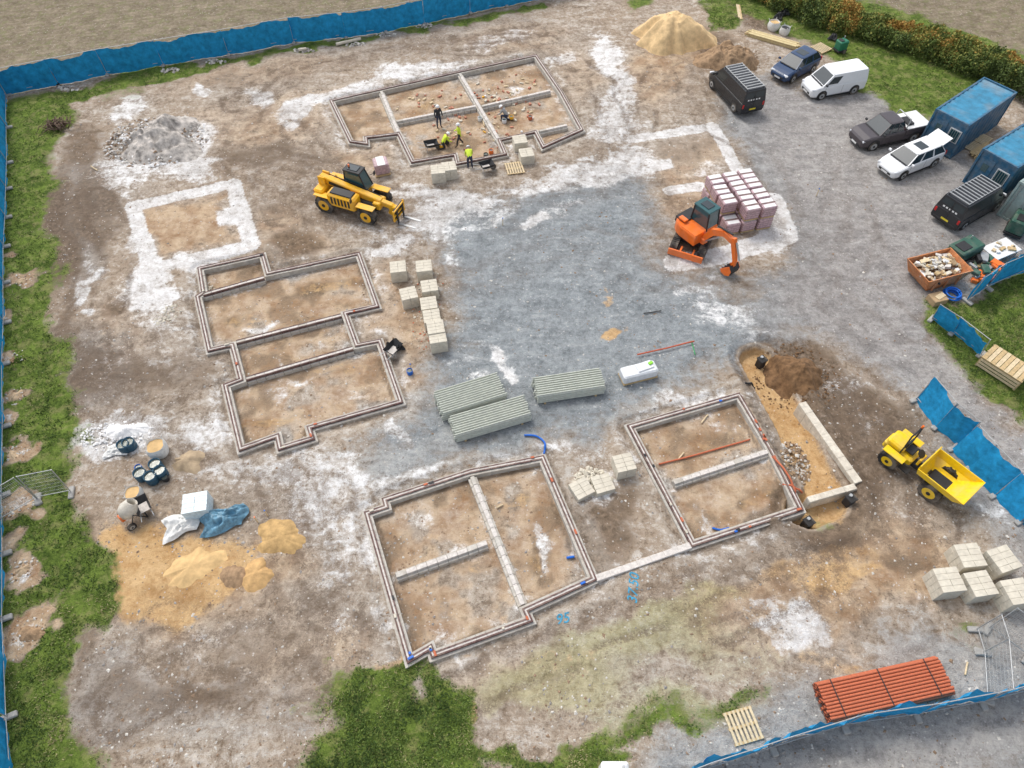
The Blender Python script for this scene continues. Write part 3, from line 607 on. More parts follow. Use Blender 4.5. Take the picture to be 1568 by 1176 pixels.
netfence('blue_netting_fence',[(1425,490),(1458,510),(1500,545)],m=M_blue2,lean=-.5,h=1.6)
netfence('blue_netting_fence',[(1398,615),(1432,655),(1466,682)],m=M_blue2,lean=.1)
netfence('blue_netting_fence',[(1458,688),(1482,718),(1520,760),(1560,800),(1620,870)],m=M_blue2,lean=.3)
netfence('blue_netting_fence',[(1600,1048),(1500,1073),(1400,1092),(1290,1108),(1180,1142),(1070,1178),(1000,1205)],m=M_blue2)
netfence('mesh_panel_fence',[(1510,1075),(1506,1000),(1495,965)],net=False)
netfence('mesh_panel_fence',[(1510,965),(1570,1010),(1620,1050)],net=False,lean=.3)
netfence('mesh_panel_fence',[(0,805),(60,768),(110,757)],net=False,lean=.2,h=1.9)
mb=MB()
for i in range(9): mb.box((-.95+i*.235,0,.72),(.21,1.35,.03),M_woodl if i%2 else M_wood,0,.008)
for y in (-.6,0,.6): mb.box((0,y,.67),(2.2,.1,.07),M_wood)
for x in (-1.05,1.05):
    for y in (-.6,.6): mb.box((x,y,.33),(.1,.1,.68),M_wood)
for x in (-1.07,1.07):
    for z in (.15,.35,.55): mb.box((x,0,z),(.03,1.3,.13),M_woodl)
for y in (-.67,.67):
    for z in (.15,.35,.55): mb.box((0,y,z),(2.1,.03,.13),M_woodl)
place(mb,'timber_crate',(1500,550),(1562,590))

# ---------------------------------------------------------------- vehicles
def wheel(mb,x,y,r,w,side,hub=None,z=None,n=20):
    z=r if z is None else z; hub=hub or M_steel
    mb.cyl((x,y-w/2,z),(x,y+w/2,z),r,M_rub,n=n)
    o=side*(w/2+.006)
    mb.cyl((x,y+side*w/2,z),(x,y+o,z),r*.62,hub,n=14); mb.cyl((x,y+o,z),(x,y+o+side*.03,z),r*.2,M_blackp,n=8)
def quadface(mb,c,s0,s1,t0,t1,m,off=.006,nrm=None):
    c=[Vector(p) for p in c]
    def pt(s,t): return c[0].lerp(c[1],s).lerp(c[3].lerp(c[2],s),t)
    n=(c[1]-c[0]).cross(c[3]-c[0]).normalized()*off
    mb.add([pt(s0,t0)+n,pt(s1,t0)+n,pt(s1,t1)+n,pt(s0,t1)+n],[(0,1,2,3)],m)
def vehicle(name,L,W,H,paint,kind,rear,front,rack=False,opentail=False):
    mb=MB(); h=L/2; w=W/2
    def ring(x,ww,zb,zt,cr=.14): return [(x,-ww*.9,zb),(x,-ww,zb+.14),(x,-ww,zt-cr),(x,-ww*.97,zt-cr*.35),(x,-ww*.86,zt),(x,ww*.86,zt),(x,ww*.97,zt-cr*.35),(x,ww,zt-cr),(x,ww,zb+.14),(x,ww*.9,zb)]
    if kind=='hatch': st=[(h,.60,.38,.60),(h-.06,.78,.28,.68),(h-.18,.88,.24,.76),(h-.45,.96,.22,.84),(h-1.05,1,.2,.95),(0,1,.2,.97),(-h+.5,1,.2,.99),(-h+.2,.97,.24,.99),(-h+.06,.9,.28,.95),(-h,.78,.38,.84)]; up=(h-1.0,h-1.75,-h+.1,-h+.55,.96,H,.90,.70)
    elif kind=='van': st=[(h,.7,.38,.7),(h-.08,.86,.26,.82),(h-.4,.97,.22,.98),(h-.85,1,.2,1.08),(0,1,.2,1.1),(-h+.05,1,.24,1.1),(-h,.97,.3,1.08)]; up=(h-.75,h-1.45,-h+.02,-h+.12,1.07,H,.96,.82)
    else: st=[(h,.72,.45,.8),(h-.1,.88,.36,.92),(h-.5,.97,.32,1.05),(h-1.2,1,.3,1.1),(0,1,.3,1.12),(-.55,1,.3,1.12),(-.6,1,.3,.72),(-h+.1,.98,.34,.72),(-h,.95,.42,.70)]; up=(h-1.2,h-1.9,-.62,-.3,1.1,H,.9,.74)
    mb.loft([ring(x,a*w,b,c) for x,a,b,c in st],paint,True,False)
    xb0,xt0,xb1,xt1,zb,zt,wb,wt=up; wb*=w; wt*=w
    BL=[(xb0,-wb,zb),(xb0,wb,zb),(xb1,wb,zb),(xb1,-wb,zb)]; TP=[(xt0,-wt,zt-.05),(xt0,wt,zt-.05),(xt1,wt,zt-.05),(xt1,-wt,zt-.05)]
    side=M_glass if kind!='van' else paint
    mb.loft([BL,TP],side,False)
    def rr(z,i): 
        a,b=xt0-i,xt1+i; ww=wt-i; c=.12
        return [(a-c,-ww,z),(a,-ww+c,z),(a,ww-c,z),(a-c,ww,z),(b+c,ww,z),(b,ww-c,z),(b,-ww+c,z),(b+c,-ww,z)]
    mb.loft([rr(zt-.06,-.02),rr(zt-.02,.0),rr(zt,.12)],paint)
    RF=[BL[3],BL[0],TP[0],TP[3]]; FF=[BL[0],BL[1],TP[1],TP[0]]; LF=[BL[1],BL[2],TP[2],TP[1]]; BF=[BL[2],BL[3],TP[3],TP[2]]
    if kind=='van':
        quadface(mb,FF,.06,.94,.06,.93,M_glass); quadface(mb,RF,.70,.94,.1,.78,M_glass); quadface(mb,LF,.06,.30,.1,.78,M_glass)
        quadface(mb,BF,.08,.47,.4,.85,M_glass); quadface(mb,BF,.53,.92,.4,.85,M_glass)
        if paint is P_black:
            for k in range(5): quadface(mb,BF,.2+k*.12,.27+k*.12,.16,.28,M_white,.008)
        mb.box((-h+.0,0,.9),(.03,.03,1.2),M_blackp)
    else:
        for f,l in ((RF,[0,.34,.68,1]),(LF,[0,.32,.66,1])):
            for s in l: quadface(mb,f,max(0,s-.022),min(1,s+.022),0,1,paint,.008)
        quadface(mb,BF,0,.06,0,1,paint,.008); quadface(mb,BF,.94,1,0,1,paint,.008); quadface(mb,FF,0,.04,0,1,paint,.008); quadface(mb,FF,.96,1,0,1,paint,.008)
    mb.box((xb0+.05,0,zb+.005),(.12,wb*1.7,.03),M_blackp,0,.01)
    for sy in (-1,1):
        for x in (h-.85 if kind!='pickup' else h-.95,-h+.85 if kind!='pickup' else -h+1.15):
            r=.33 if kind!='pickup' else .39
            mb.cyl((x,sy*(w-.02),r+.03),(x,sy*(w+.004),r+.03),r+.07,M_blackp,n=20); wheel(mb,x,sy*(w-.09),r,.22,sy)
        mb.box((h-.16,sy*w*.68,.68 if kind=='hatch' else .8),(.2,.36,.14),M_lamp,sy*-.35,.04)
        mb.box((-h+.02,sy*w*.85,.85 if kind!='pickup' else .65),(.08,.14,.3),M_red,0,.02)
        mb.box((xb0-.15,sy*(w+.09),zb+.12),(.12,.2,.15),M_blackp if kind!='hatch' else paint,0,.04)
        for x in ((xb0-.25),(xb0+xb1)/2+.15): mb.box((x,sy*(w+.001),.65),(.012,.006,.6),M_blackp)
    mb.box((h-.03,0,.45),(.08,W*.55,.16),M_blackp,0,.02); mb.box((-h+.02,0,.4),(.08,W*.8,.14),M_blackp,0,.02)
    mb.box((-h-.02,0,.62 if kind!='van' else .55),(.02,.5,.11),M_plate); mb.box((h+.02,0,.42),(.02,.5,.11),M_white)
    for sy in (-1,1): mb.box((0,sy*(w+.004),.24),(L*.5,.03,.1),M_blackp,0,.01)
    if kind=='pickup':
        z0=.73; xb=-.62
        for sy in (-1,1): mb.box(((xb-h)/2,sy*(w-.06),.93),(h+xb,.1,.42),paint,0,.03)
        mb.box((-h+.06,0,.93),(.09,W-.08,.42),paint,0,.03); mb.box(((xb-h)/2,0,.76),(h+xb-.12,W-.22,.04),M_blackp)
        mb.box(((xb-h)/2-.05,0,1.16),(h+xb-.12,W-.12,.04),M_white,0,.015); mb.box(((xb-h)/2+.45,.1,1.24),(.5,.9,.14),M_blackp,0,.03)
        for sy in(-1,1): mb.cyl((xb-.1,sy*.7,1.1),(xb-.25,sy*.62,1.75),.035,M_steel,n=8)
        mb.cyl((xb-.25,-.62,1.75),(xb-.25,.62,1.75),.035,M_steel,n=8)
    if rack:
        for sy in (-1,1): mb.cyl((xt0-.1,sy*wt*.85,zt+.1),(xt1+.1,sy*wt*.85,zt+.1),.022,M_steel,n=6)
        k=11
        for i in range(k):
            x=xt0-.15+(xt1-xt0+.3)*i/(k-1); mb.box((x,0,zt+.11),(.07,wt*1.8,.03),M_steel)
        for i in (0,5,10):
            for sy in(-1,1):
                x=xt0-.15+(xt1-xt0+.3)*i/(k-1); mb.box((x,sy*wt*.85,zt+.04),(.05,.05,.14),M_blackp)
    elif kind=='hatch':
        mb.box(((xt0+xt1)/2+.2,0,zt+.006),(.7,.75,.015),M_glass,0,.005)
    if opentail:
        mb.prism([(xt1,zt-.05),(xt1-.75,zt+.25),(xt1-.77,zt+.21),(xt1-.02,zt-.1)],-wt,wt,paint); mb.box((-h+.35,0,1.0),(.5,W*.7,.25),M_blackp,0,.05)
    return place(mb,name,rear,front)
M_plate=mat('yellow_plate',(.75,.6,.05),.5)
P_black=mat('black_car_paint',(.022,.024,.028),.2,var=.1,bump=0,spec=.6)
P_white=mat('white_car_paint',(.78,.79,.80),.25,var=.03,bump=0,spec=.5)
P_blue=mat('navy_car_paint',(.02,.05,.12),.2,var=.1,bump=0,spec=.6)
P_brown=mat('dark_grey_car_paint',(.060,.050,.056),.3,var=.1,bump=0,spec=.6)
vehicle('parked_van',4.9,1.92,1.95,P_black,'van',(1143,172),(1102,128),rack=True)
vehicle('parked_hatchback_car',4.0,1.75,1.5,P_blue,'hatch',(1232,103),(1195,122))
vehicle('parked_small_van',4.4,1.8,1.82,P_white,'van',(1300,133),(1241,144))
vehicle('parked_pickup_truck',5.3,1.85,1.78,P_brown,'pickup',(1398,202),(1310,222))
vehicle('parked_estate_car',4.5,1.8,1.5,P_white,'hatch',(1425,240),(1350,270),opentail=True)
vehicle('parked_van',4.9,1.92,1.95,P_black,'van',(1450,340),(1505,308),rack=True)

# containers (corrugated)
def container(name,nl,nr_,m,mr,L=6.06,W=2.44,Hc=2.59,windows=True):
    A=Vector(P(*nl,Hc));B=Vector(P(*nr_,Hc)); c=(A+B)/2; d=(B-A).normalized(); fw=Vector((-d.y,d.x))
    mb=MB(); n=int(L/.14)
    for sy in (-1,1):
        pr=[]
        for i in range(n+1):
            x=L*i/n; y=sy*(W/2-.02-(.035 if (i//2)%2 else 0)); pr.append((x,y))
        mb.loft([[(x,y,.16) for x,y in pr],[(x,y,Hc-.1) for x,y in pr]],m,False,False,False)
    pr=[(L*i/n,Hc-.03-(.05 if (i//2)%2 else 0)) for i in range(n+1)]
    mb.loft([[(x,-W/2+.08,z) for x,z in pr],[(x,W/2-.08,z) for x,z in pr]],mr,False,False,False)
    for x in (.06,L-.06):
        for y in (-W/2+.06,W/2-.06): mb.box((x,y,Hc/2),(.13,.13,Hc),m,0,.01)
        for z in (.08,Hc-.06): mb.box((x,0,z),(.12,W-.26,.13),m)
    for y in (-W/2+.06,W/2-.06):
        for z in (.08,Hc-.055): mb.box((L/2,y,z),(L-.26,.12,.12),m)
    mb.box((.1,0,Hc/2),(.04,W-.26,Hc-.25),m); mb.box((L-.1,0,Hc/2),(.04,W-.26,Hc-.25),m)
    if windows:
        mb.box((.06,-.62,1.5),(.06,.8,.9),M_white,0,.01); mb.box((.025,-.62,1.5),(.03,.68,.76),M_glassb)
        for k in range(5): mb.box((.0,-.62-.3+k*.15,1.5),(.02,.02,.85),M_steel)
        mb.box((.05,.5,1.15),(.05,.9,2.0),m,0,.01); mb.box((.02,.5,1.55),(.02,.4,.5),M_glassb); mb.cyl((0,.18,1.1),(-.05,.18,1.1),.03,M_steel)
    else:
        for y in (-.9,-.3,.3,.9): mb.cyl((.04,y,.15),(.04,y,Hc-.1),.025,M_steel,n=6)
    mb.obj(name,(c.x,c.y,gz(c.x,c.y)),math.atan2(fw.y,fw.x)); 
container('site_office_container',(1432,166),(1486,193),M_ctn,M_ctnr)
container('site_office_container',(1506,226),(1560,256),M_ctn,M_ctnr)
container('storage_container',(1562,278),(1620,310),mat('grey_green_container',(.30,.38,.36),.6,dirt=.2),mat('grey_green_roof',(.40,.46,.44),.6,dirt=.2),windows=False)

# telehandler
def telehandler():
    mb=MB(); Yw=M_yel
    for x in (-1.5,1.5):
        for sy in (-1,1):
            wheel(mb,x,sy*.98,.6,.42,sy,hub=Yw,n=22)
            for k in range(16):
                t=2*math.pi*k/16; mb.box((x+math.cos(t)*.6,sy*.98,.6+math.sin(t)*.6),(.1,.42,.06),M_rub,0,0,1,-t+math.pi/2)
            mb.box((x,sy*.98,1.27),(1.2,.46,.05),Yw,0,.02)
    mb.box((0,0,.85),(4.0,.9,.5),M_blackp,0,.08); mb.box((-1.9,0,1.1),(.7,1.9,.75),Yw,0,.1)
    mb.box((-.2,-.72,1.15),(2.0,.85,.95),Yw,0,.12); mb.box((-.2,-.72,1.66),(1.5,.6,.1),M_blackp,0,.03); 
    for k in range(6): mb.box((-.8+k*.24,-1.15,1.2),(.12,.02,.5),M_blackp)
    mb.box((1.9,0,1.0),(.5,.9,.5),Yw,0,.06)
    mb.box((.05,.72,.95),(1.5,.8,.7),Yw,0,.08)
    b=[(.85,.34,1.3),(.85,1.12,1.3),(-.7,1.12,1.3),(-.7,.34,1.3)]; t=[(.45,.40,2.4),(.45,1.06,2.4),(-.6,1.06,2.4),(-.6,.40,2.4)]
    mb.loft([b,t],M_glassb,True); mb.box((-.08,.73,2.44),(1.2,.8,.1),M_blackp,0,.04); mb.box((-.08,.73,2.5),(.7,.5,.06),M_glass,0,.02)
    for p,q in zip(b,t): mb.cyl(p,q,.045,M_blackp,n=6)
    mb.cyl((-.1,1.13,1.3),(-.05,1.08,2.4),.035,M_blackp,n=6); mb.cyl((-.4,.73,2.5),(-.4,.73,2.68),.06,M_or,n=8)
    mb.T=Matrix.Translation((-1.9,0,1.75))@Matrix.Rotation(rad(9),4,'Y')
    mb.box((1.9,0,0),(4.3,.42,.46),Yw,0,.05); mb.box((4.2,0,0),(1.2,.32,.34),Yw,0,.03); mb.box((4.75,0,-.25),(.3,.3,.8),Yw,0,.05,1,.2)
    mb.box((1.2,-.22,.0),(1.5,.02,.22),M_blackp); mb.box((1.2,.22,.0),(1.5,.02,.22),M_blackp)
    mb.cyl((1.2,0,-.5),(3.0,0,-.3),.07,M_steel); mb.tube([(.2,.26,.2),(2.2,.28,.26),(3.8,.22,.2),(4.6,.15,-.2)],.03,M_blackp)
    mb.T=Matrix.Identity(4)
    for sy in(-1,1): mb.box((-1.9,sy*.3,1.6),(.5,.1,.9),Yw,0,.03)
    mb.box((3.15,0,.75),(.1,1.25,.75),M_blackp,0,.02); 
    for z in (.45,.75,1.08): mb.box((3.22,0,z),(.06,1.35,.09),Yw)
    for sy in(-.62,.62): mb.box((3.2,sy,.78),(.12,.07,.8),Yw,0,.01)
    for sy in(-.35,.35): mb.box((3.3,sy,.5),(.06,.13,.9),M_blackp); mb.box((3.9,sy,.09),(1.2,.13,.05),M_steel)
    mb.box((2.9,0,.9),(.6,.35,.4),Yw,0,.05)
    for sy in(-1,1):
        mb.box((-2.27,sy*.75,1.2),(.04,.18,.3),M_red); mb.cyl((.7,sy*1.15,1.9),(.85,sy*1.4,1.9),.02,M_blackp,n=5); mb.box((.87,sy*1.45,1.9),(.05,.2,.28),M_blackp,0,.02)
    place(mb,'telehandler',(490,300),(600,332))
telehandler()
def excavator():
    mb=MB()
    tr=Matrix.Rotation(rad(-62),4,'Z'); mb.T=tr
    for sy in (-.78,.78):
        prof=[]
        for k in range(9): t=math.pi/2+math.pi*k/8; prof.append((-1.0+.3*math.cos(t),.3+.3*math.sin(t)))
        for k in range(9): t=-math.pi/2+math.pi*k/8; prof.append((1.0+.3*math.cos(t),.3+.3*math.sin(t)))
        mb.prism(prof,sy-.2,sy+.2,M_rub)
        for k in range(15): mb.box((-1.0+k*2/14,sy,.615),(.06,.4,.04),M_rub)
        for x in (-1,-.5,0,.5,1): mb.cyl((x,sy-.21,.28),(x,sy+.21,.28),.14,M_blackp,n=10)
    mb.box((0,0,.42),(1.1,1.2,.3),M_blackp,0,.05)
    mb.box((1.55,0,.3),(.1,1.95,.42),M_or,0,.03); mb.box((1.25,.35,.3),(.6,.1,.12),M_or); mb.box((1.25,-.35,.3),(.6,.1,.12),M_or)
    mb.T=Matrix.Identity(4)
    mb.cyl((0,0,.55),(0,0,.72),.5,M_blackp,n=18)
    rs=[]
    for z,k in ((.72,.96),(.8,1),(1.3,1),(1.42,.94)):
        r=[( .75*k,-.9*k,z),(.75*k,.85*k,z)]
        for j in range(9): t=math.pi/2+math.pi*j/8; r.append((-.35+.85*k*math.cos(t),.92*k*math.sin(t),z))
        rs.append(r)
    mb.loft(rs,M_or); mb.box((-.75,0,1.46),(.7,1.2,.1),M_blackp,0,.03); mb.box((-.6,-.5,1.55),(.5,.3,.12),M_or,0,.04)
    for k in range(5): mb.box((-1.05,-.4+k*.2,1.1),(.3,.06,.2),M_blackp)
    b=[(.72,-.02,1.3),(.72,.86,1.3),(-.5,.86,1.3),(-.5,-.02,1.3)]; t=[(.58,.03,2.4),(.58,.82,2.4),(-.45,.82,2.4),(-.45,.03,2.4)]
    mb.loft([b,t],M_glassb); mb.box((.06,.42,2.44),(1.15,.9,.1),mat('dark_teal_roof',(.03,.10,.11),.4),0,.05)
    mb.box((.06,.42,2.51),(.6,.5,.04),M_glass,0,.01)
    for p,q in zip(b,t): mb.cyl(p,q,.045,M_blackp,n=6)
    mb.cyl((.1,.87,1.3),(.1,.83,2.4),.035,M_blackp,n=6)
    bm=[(.8,1.0),(1.35,1.9),(2.0,2.25),(2.75,2.1)]
    def arm(a,b,w0,w1,wy,m):
        a=Vector((a[0],0,a[1]));b=Vector((b[0],0,b[1]));d=(b-a).normalized();nz=Vector((-d.z,0,d.x))
        y=-.25; vs=[]
        for p,w in((a,w0),(b,w1)):
            for s,t in ((-1,-1),(1,-1),(1,1),(-1,1)): vs.append(tuple(p+nz*(w/2*t)+Vector((0,y+s*wy/2,0))))
        mb.add(vs,[(3,2,1,0),(4,5,6,7),(0,1,5,4),(1,2,6,5),(2,3,7,6),(3,0,4,7)],m)
    arm(bm[0],bm[1],.3,.36,.22,M_or);arm((1.3,1.85),bm[2],.37,.32,.21,M_or);arm((1.95,2.25),bm[3],.31,.24,.22,M_or)
    mb.cyl((.95,-.25,.95),(1.7,-.25,1.75),.06,M_steel); mb.cyl((1.5,-.25,2.4),(2.5,-.25,2.5),.055,M_blackp)
    arm((2.6,2.35),(3.1,1.1),.3,.2,.19,M_or); arm((3.1,1.15),(3.1,.75),.2,.16,.18,M_or)
    mb.cyl((2.85,-.25,2.2),(3.35,-.25,1.3),.05,M_steel)
    mb.box((.85,-.25,.95),(.35,.4,.4),M_or,0,.05)
    bk=[(3.1,.85),(3.3,.6),(3.25,.3),(3.0,.15),(2.7,.2),(2.62,.38),(2.75,.3),(3.0,.28),(3.14,.38),(3.15,.62)]
    mb.prism(bk,-.6,.1,M_blackp); 
    sp=[(3.1,.85),(3.3,.6),(3.25,.3),(3.0,.15),(2.7,.2),(2.62,.38)]
    mb.prism(sp,-.62,-.58,M_or);mb.prism(sp,.08,.12,M_or)
    for k in range(4): mb.box((2.58,-.55+k*.2,.36),(.14,.07,.04),M_steel)
    c=P(1060,370); f=P(1112,410); an=math.atan2(f[1]-c[1],f[0]-c[0])
    mb.obj('mini_excavator',(c[0],c[1],gz(*c)),an,1.08)
excavator()
def dumper():
    mb=MB(); Yw=M_yd
    for x,r in ((-1.15,.45),(1.05,.5)):
        for sy in(-1,1):
            wheel(mb,x,sy*.72,r,.34,sy,hub=Yw,n=20)
            for k in range(14): t=2*math.pi*k/14; mb.box((x+math.cos(t)*r,sy*.72,r+math.sin(t)*r),(.08,.34,.05),M_rub,0,0,1,-t+math.pi/2)
    mb.box((-1.1,0,.75),(1.5,.85,.45),Yw,0,.08); mb.box((-1.35,0,1.1),(.85,.9,.4),Yw,0,.1); mb.box((0,0,.55),(1.4,.4,.3),M_blackp,0,.04); mb.box((1.0,0,.6),(1.0,.7,.3),M_blackp,0,.04)
    for sy in(-1,1): mb.box((-1.1,sy*.72,1.0),(1.05,.4,.05),Yw,0,.02); mb.box((-.4,sy*.65,.55),(.5,.35,.06),M_blackp)
    mb.box((-.75,0,1.15),(.45,.5,.12),M_blackp,0,.04); mb.box((-.98,0,1.4),(.1,.5,.45),M_blackp,0,.04)
    mb.cyl((-.15,0,.8),(-.3,0,1.35),.03,M_blackp); 
    mb.cyl((-.33,0,1.33),(-.3,0,1.37),.2,M_blackp,n=14); mb.box((-.15,0,1.0),(.12,.5,.45),Yw,0,.03)
    for sy in(-1,1): mb.tube([(-1.0,sy*.5,.9),(-1.0,sy*.5,1.6),(-1.05,sy*.48,2.35)],.04,M_blackp)
    mb.tube([(-1.05,-.48,2.35),(-1.05,.48,2.35)],.04,M_blackp); mb.cyl((-1.05,.3,2.4),(-1.05,.3,2.55),.05,M_or)
    def rg(z,x0,x1,w): return [(x0,-w,z),(x1,-w,z),(x1,w,z),(x0,w,z)]
    o=[rg(.62,.35,1.4,.5),rg(1.0,.12,1.95,.82),rg(1.4,.05,2.35,.9)]; i=[rg(1.4,.10,2.3,.85),rg(1.02,.18,1.9,.77),rg(.70,.42,1.36,.46)]
    mb.loft(o,Yw,False); mb.loft(i,Yw,False); mb.loft([o[-1],i[0]],Yw,False); mb.add(i[-1],[(0,1,2,3)],Yw); mb.add(o[0],[(3,2,1,0)],Yw)
    mb.box((.07,0,1.5),(.06,1.7,.25),Yw,0,.02)
    place(mb,'site_dumper',(1382,708),(1420,738))
dumper()

# ---------------------------------------------------------------- block packs
def blockpack(mb,x,y,z,rz,w=.92,d=.92,h=.86,m=M_stone,rows=4):
    T0=mb.T.copy(); mb.T=T0@Matrix.Translation((x,y,z))@Matrix.Rotation(rz,4,'Z')
    nx_,ny_=2,4
    for k in range(rows):
        for i in range(nx_):
            for j in range(ny_):
                mb.box(((i-.5)*w/nx_+random.uniform(-.006,.006),(j-1.5)*d/ny_,(k+.5)*h/rows),(w/nx_-.008,d/ny_-.007,h/rows-.007),m,random.uniform(-.01,.01),.008)
    mb.T=T0
def pack(name,u,v,rz,h=.9,rows=4,w=.92,d=.92,m=M_stone,pallet=False):
    mb=MB(); blockpack(mb,0,0,.0,0,w,d,h,m,rows); return at(mb,name,u,v,rz)
for u,v,r,h in [(612,424,.15,.85),(651,422,.15,.85),(659,450,.2,.75),(628,463,.3,.8),(658,476,.2,.7),(663,498,.2,.75),(672,530,.2,.9),(669,517,.2,.9)]: pack('concrete_block_pack',u,v,r,h)
for u,v,r,h in [(672,275,.15,.8),(689,270,.2,.8),(796,226,.2,.7),(806,245,.2,.7)]: pack('concrete_block_pack',u,v,r,h)
for u,v,r,h in [(1470,862,.1,.95),(1437,900,.1,1.0),(1485,905,.15,.95),(1520,868,.3,.95),(1538,918,.15,1.05)]: pack('concrete_block_pack',u,v,r,h,4,1.05,1.05)
pack('concrete_block_pack',953,720,.25,.75); pack('concrete_block_pack',922,745,.3,.35,2); pack('concrete_block_pack',890,752,.5,.3,2)
pack('wrapped_block_pack',308,782,.2,.85,4,1.1,1.0,mat('blue_white_wrap',(.60,.70,.74),.3,var=.2,bump=.6))
def brickpacks():
    mb=MB(); 
    for lay in range(2):
        for i in range(3):
            for j in range(4):
                if lay==1 and (i==0 and j==0): continue
                x=(i-1)*1.12+random.uniform(-.05,.05); y=(j-1.5)*1.02+random.uniform(-.05,.05); z=lay*.98+.02
                mb.box((x,y,z+.06),(.95,.92,.09),M_wood,0,.01)
                hh=random.uniform(.74,.84); a=random.uniform(-.05,.05); mb.box((x,y,z+.11+hh/2),(1.0,.94,hh),M_plastic_wrap,a,.05)
                mb.box((x,y,z+.115+hh),(1.005,.1,.014),M_blk2,a); mb.box((x,y+.25,z+.113+hh),(.85,.35,.012),M_white,a); mb.box((x,y-.26,z+.113+hh),(.8,.3,.012),M_white,a)
                for k in range(4): mb.box((x,y,z+.2+k*.17),(1.012,.952,.014),mat('brick_dark_band',(.20,.10,.09),.8),a)  # thin dark red-brown bands around each pack at even heights
    at(mb,'brick_pack_stack',1124,326,.25,0,.93)
brickpacks()
mb=MB(); mb.box((0,0,.07),(1,1,.12),M_wood,0,.02); mb.box((0,0,.5),(.95,.95,.75),M_plastic_wrap,0,.06); mb.box((0,0,.885),(.5,.96,.015),M_white); at(mb,'brick_pack',585,262,.3)
def beams(name,rear,front,L,nw,nl,w=.135):
    mb=MB(); m=mat('prestressed_concrete',(.50,.52,.46),.8,var=.14,scale=5); 
    for k in range(nl):
        for j in range(nw):
            y=(j-(nw-1)/2)*w*1.02; z=.1+k*.17; dx=random.uniform(-.07,.07)
            pr=[(-w*.48,0),(w*.48,0),(w*.48,.05),(w*.2,.07),(w*.16,.15),(-w*.16,.15),(-w*.2,.07),(-w*.48,.05)]
            a=[(-L/2+dx,y+p,z+q) for p,q in pr]; b=[(L/2+dx,y+p,z+q) for p,q in pr]; mb.loft([a,b],m)
        for x in (-L*.38,L*.38): mb.box((x,0,.1+k*.17-.01),(.07,nw*w,.02),M_wood)
    for x in (-L*.38,L*.38): mb.box((x,0,.045),(.1,nw*w+.1,.1),M_wood)
    place(mb,name,rear,front)
beams('concrete_beam_stack',(672,628),(768,598),3.4,11,4); beams('concrete_beam_stack',(692,664),(808,630),3.9,9,4); beams('concrete_beam_stack',(816,606),(922,590),3.5,9,4)
mb=MB()
m=mat('white_shrink_wrap',(.72,.74,.76),.3,var=.12,scale=5,bump=.8)
mb.box((0,0,.35),(1.9,.75,.6),m,0,.08); mb.box((0,0,.05),(1.9,.8,.08),M_wood); mb.box((.3,.05,.68),(.9,.5,.1),m,.1,.04); mb.box((.65,.1,.76),(.25,.18,.08),mat('lime_green',(.25,.6,.05)),.3,.03)
place(mb,'wrapped_pallet_load',(948,584),(1004,570))
mb=MB()
for k in range(4):
    for j in range(12-k%2):
        y=(j-(11-k%2)/2)*.125; z=.12+k*.108; dx=random.uniform(-.04,.04)
        mb.cyl((-2.6+dx,y,z),(2.6+dx,y,z),.058,M_clay,n=10,cap=False); 
        for s in(-1,1): mb.cyl((s*2.6+dx,y,z),(s*2.601+dx,y,z),.045,M_blackp,n=8)
        s=1 if j%2 else -1; mb.cyl((s*2.45+dx,y,z),(s*2.62+dx,y,z),.064,M_clay,n=10,cap=False)
for x in (-2,0,2): mb.box((x,0,.03),(.08,1.6,.06),M_wood); mb.box((x,0,.5+.01),(.04,1.45,.012),M_blackp)
place(mb,'drainage_pipe_bundle',(1250,1080),(1442,1037))
def pallet(name,u,v,rz,z=0):
    mb=MB()
    for i in range(7): mb.box((-.52+i*.173,0,.13),(.1,1.2,.022),M_woodl)
    for y in (-.55,0,.55): mb.box((0,y,.10),(1.2,.1,.022),M_wood); 
    for x in (-.5,0,.5):
        for y in (-.55,0,.55): mb.box((x,y,.05),(.1,.1,.08),M_wood)
    return at(mb,name,u,v,rz,z)
pallet('timber_pallet',1137,1112,.25); pallet('timber_pallet',1257,75,.6); pallet('timber_pallet',788,258,.2); pallet('timber_pallet',1500,215,.7);pallet('timber_pallet',1492,228,.7)
def timbers(name,r,f,L,nw,nl,m=M_woodl,w=.1):
    mb=MB()
    for k in range(nl):
        for j in range(nw): mb.box((random.uniform(-.15,.15),(j-(nw-1)/2)*w*1.1,.04+k*.06),(L*random.uniform(.85,1),w,.05),m if (j+k)%3 else M_wood)
    return place(mb,name,r,f)
timbers('timber_stack',(1143,52),(1224,75),4.4,7,5,mat('new_timber',(.62,.52,.28),.8)); timbers('timber_boards',(1135,40),(1128,0),2.5,3,1)
timbers('timber_boards',(1488,240),(1515,222),2.2,5,3,M_wood)
def hose(name,pts,r,m,z=.04):
    mb=MB(); pts=[P(*p) for p in pts]; o=[]
    for i in range(len(pts)-1):
        p0=pts[max(0,i-1)];p1=pts[i];p2=pts[i+1];p3=pts[min(len(pts)-1,i+2)]
        for k in range(8):
            t=k/8; f=lambda a,b,c,d:.5*((2*b)+(-a+c)*t+(2*a-5*b+4*c-d)*t*t+(-a+3*b-3*c+d)*t**3)
            o.append((f(p0[0],p1[0],p2[0],p3[0]),f(p0[1],p1[1],p2[1],p3[1])))
    o.append(pts[-1]); mb.tube([(x,y,gz(x,y)+z+r) for x,y in o],r,m,8); return mb.obj(name)
hose('blue_duct_pipe',[(803,668),(822,670),(834,680),(833,694)],.05,M_bluep)
hose('blue_duct_pipe',[(1092,806),(1104,809),(1118,806)],.05,M_bluep); hose('blue_duct_pipe',[(868,852),(880,850)],.06,M_bluep)
M_orl=mat('red_oxide_steel',(.50,.10,.04),.6)
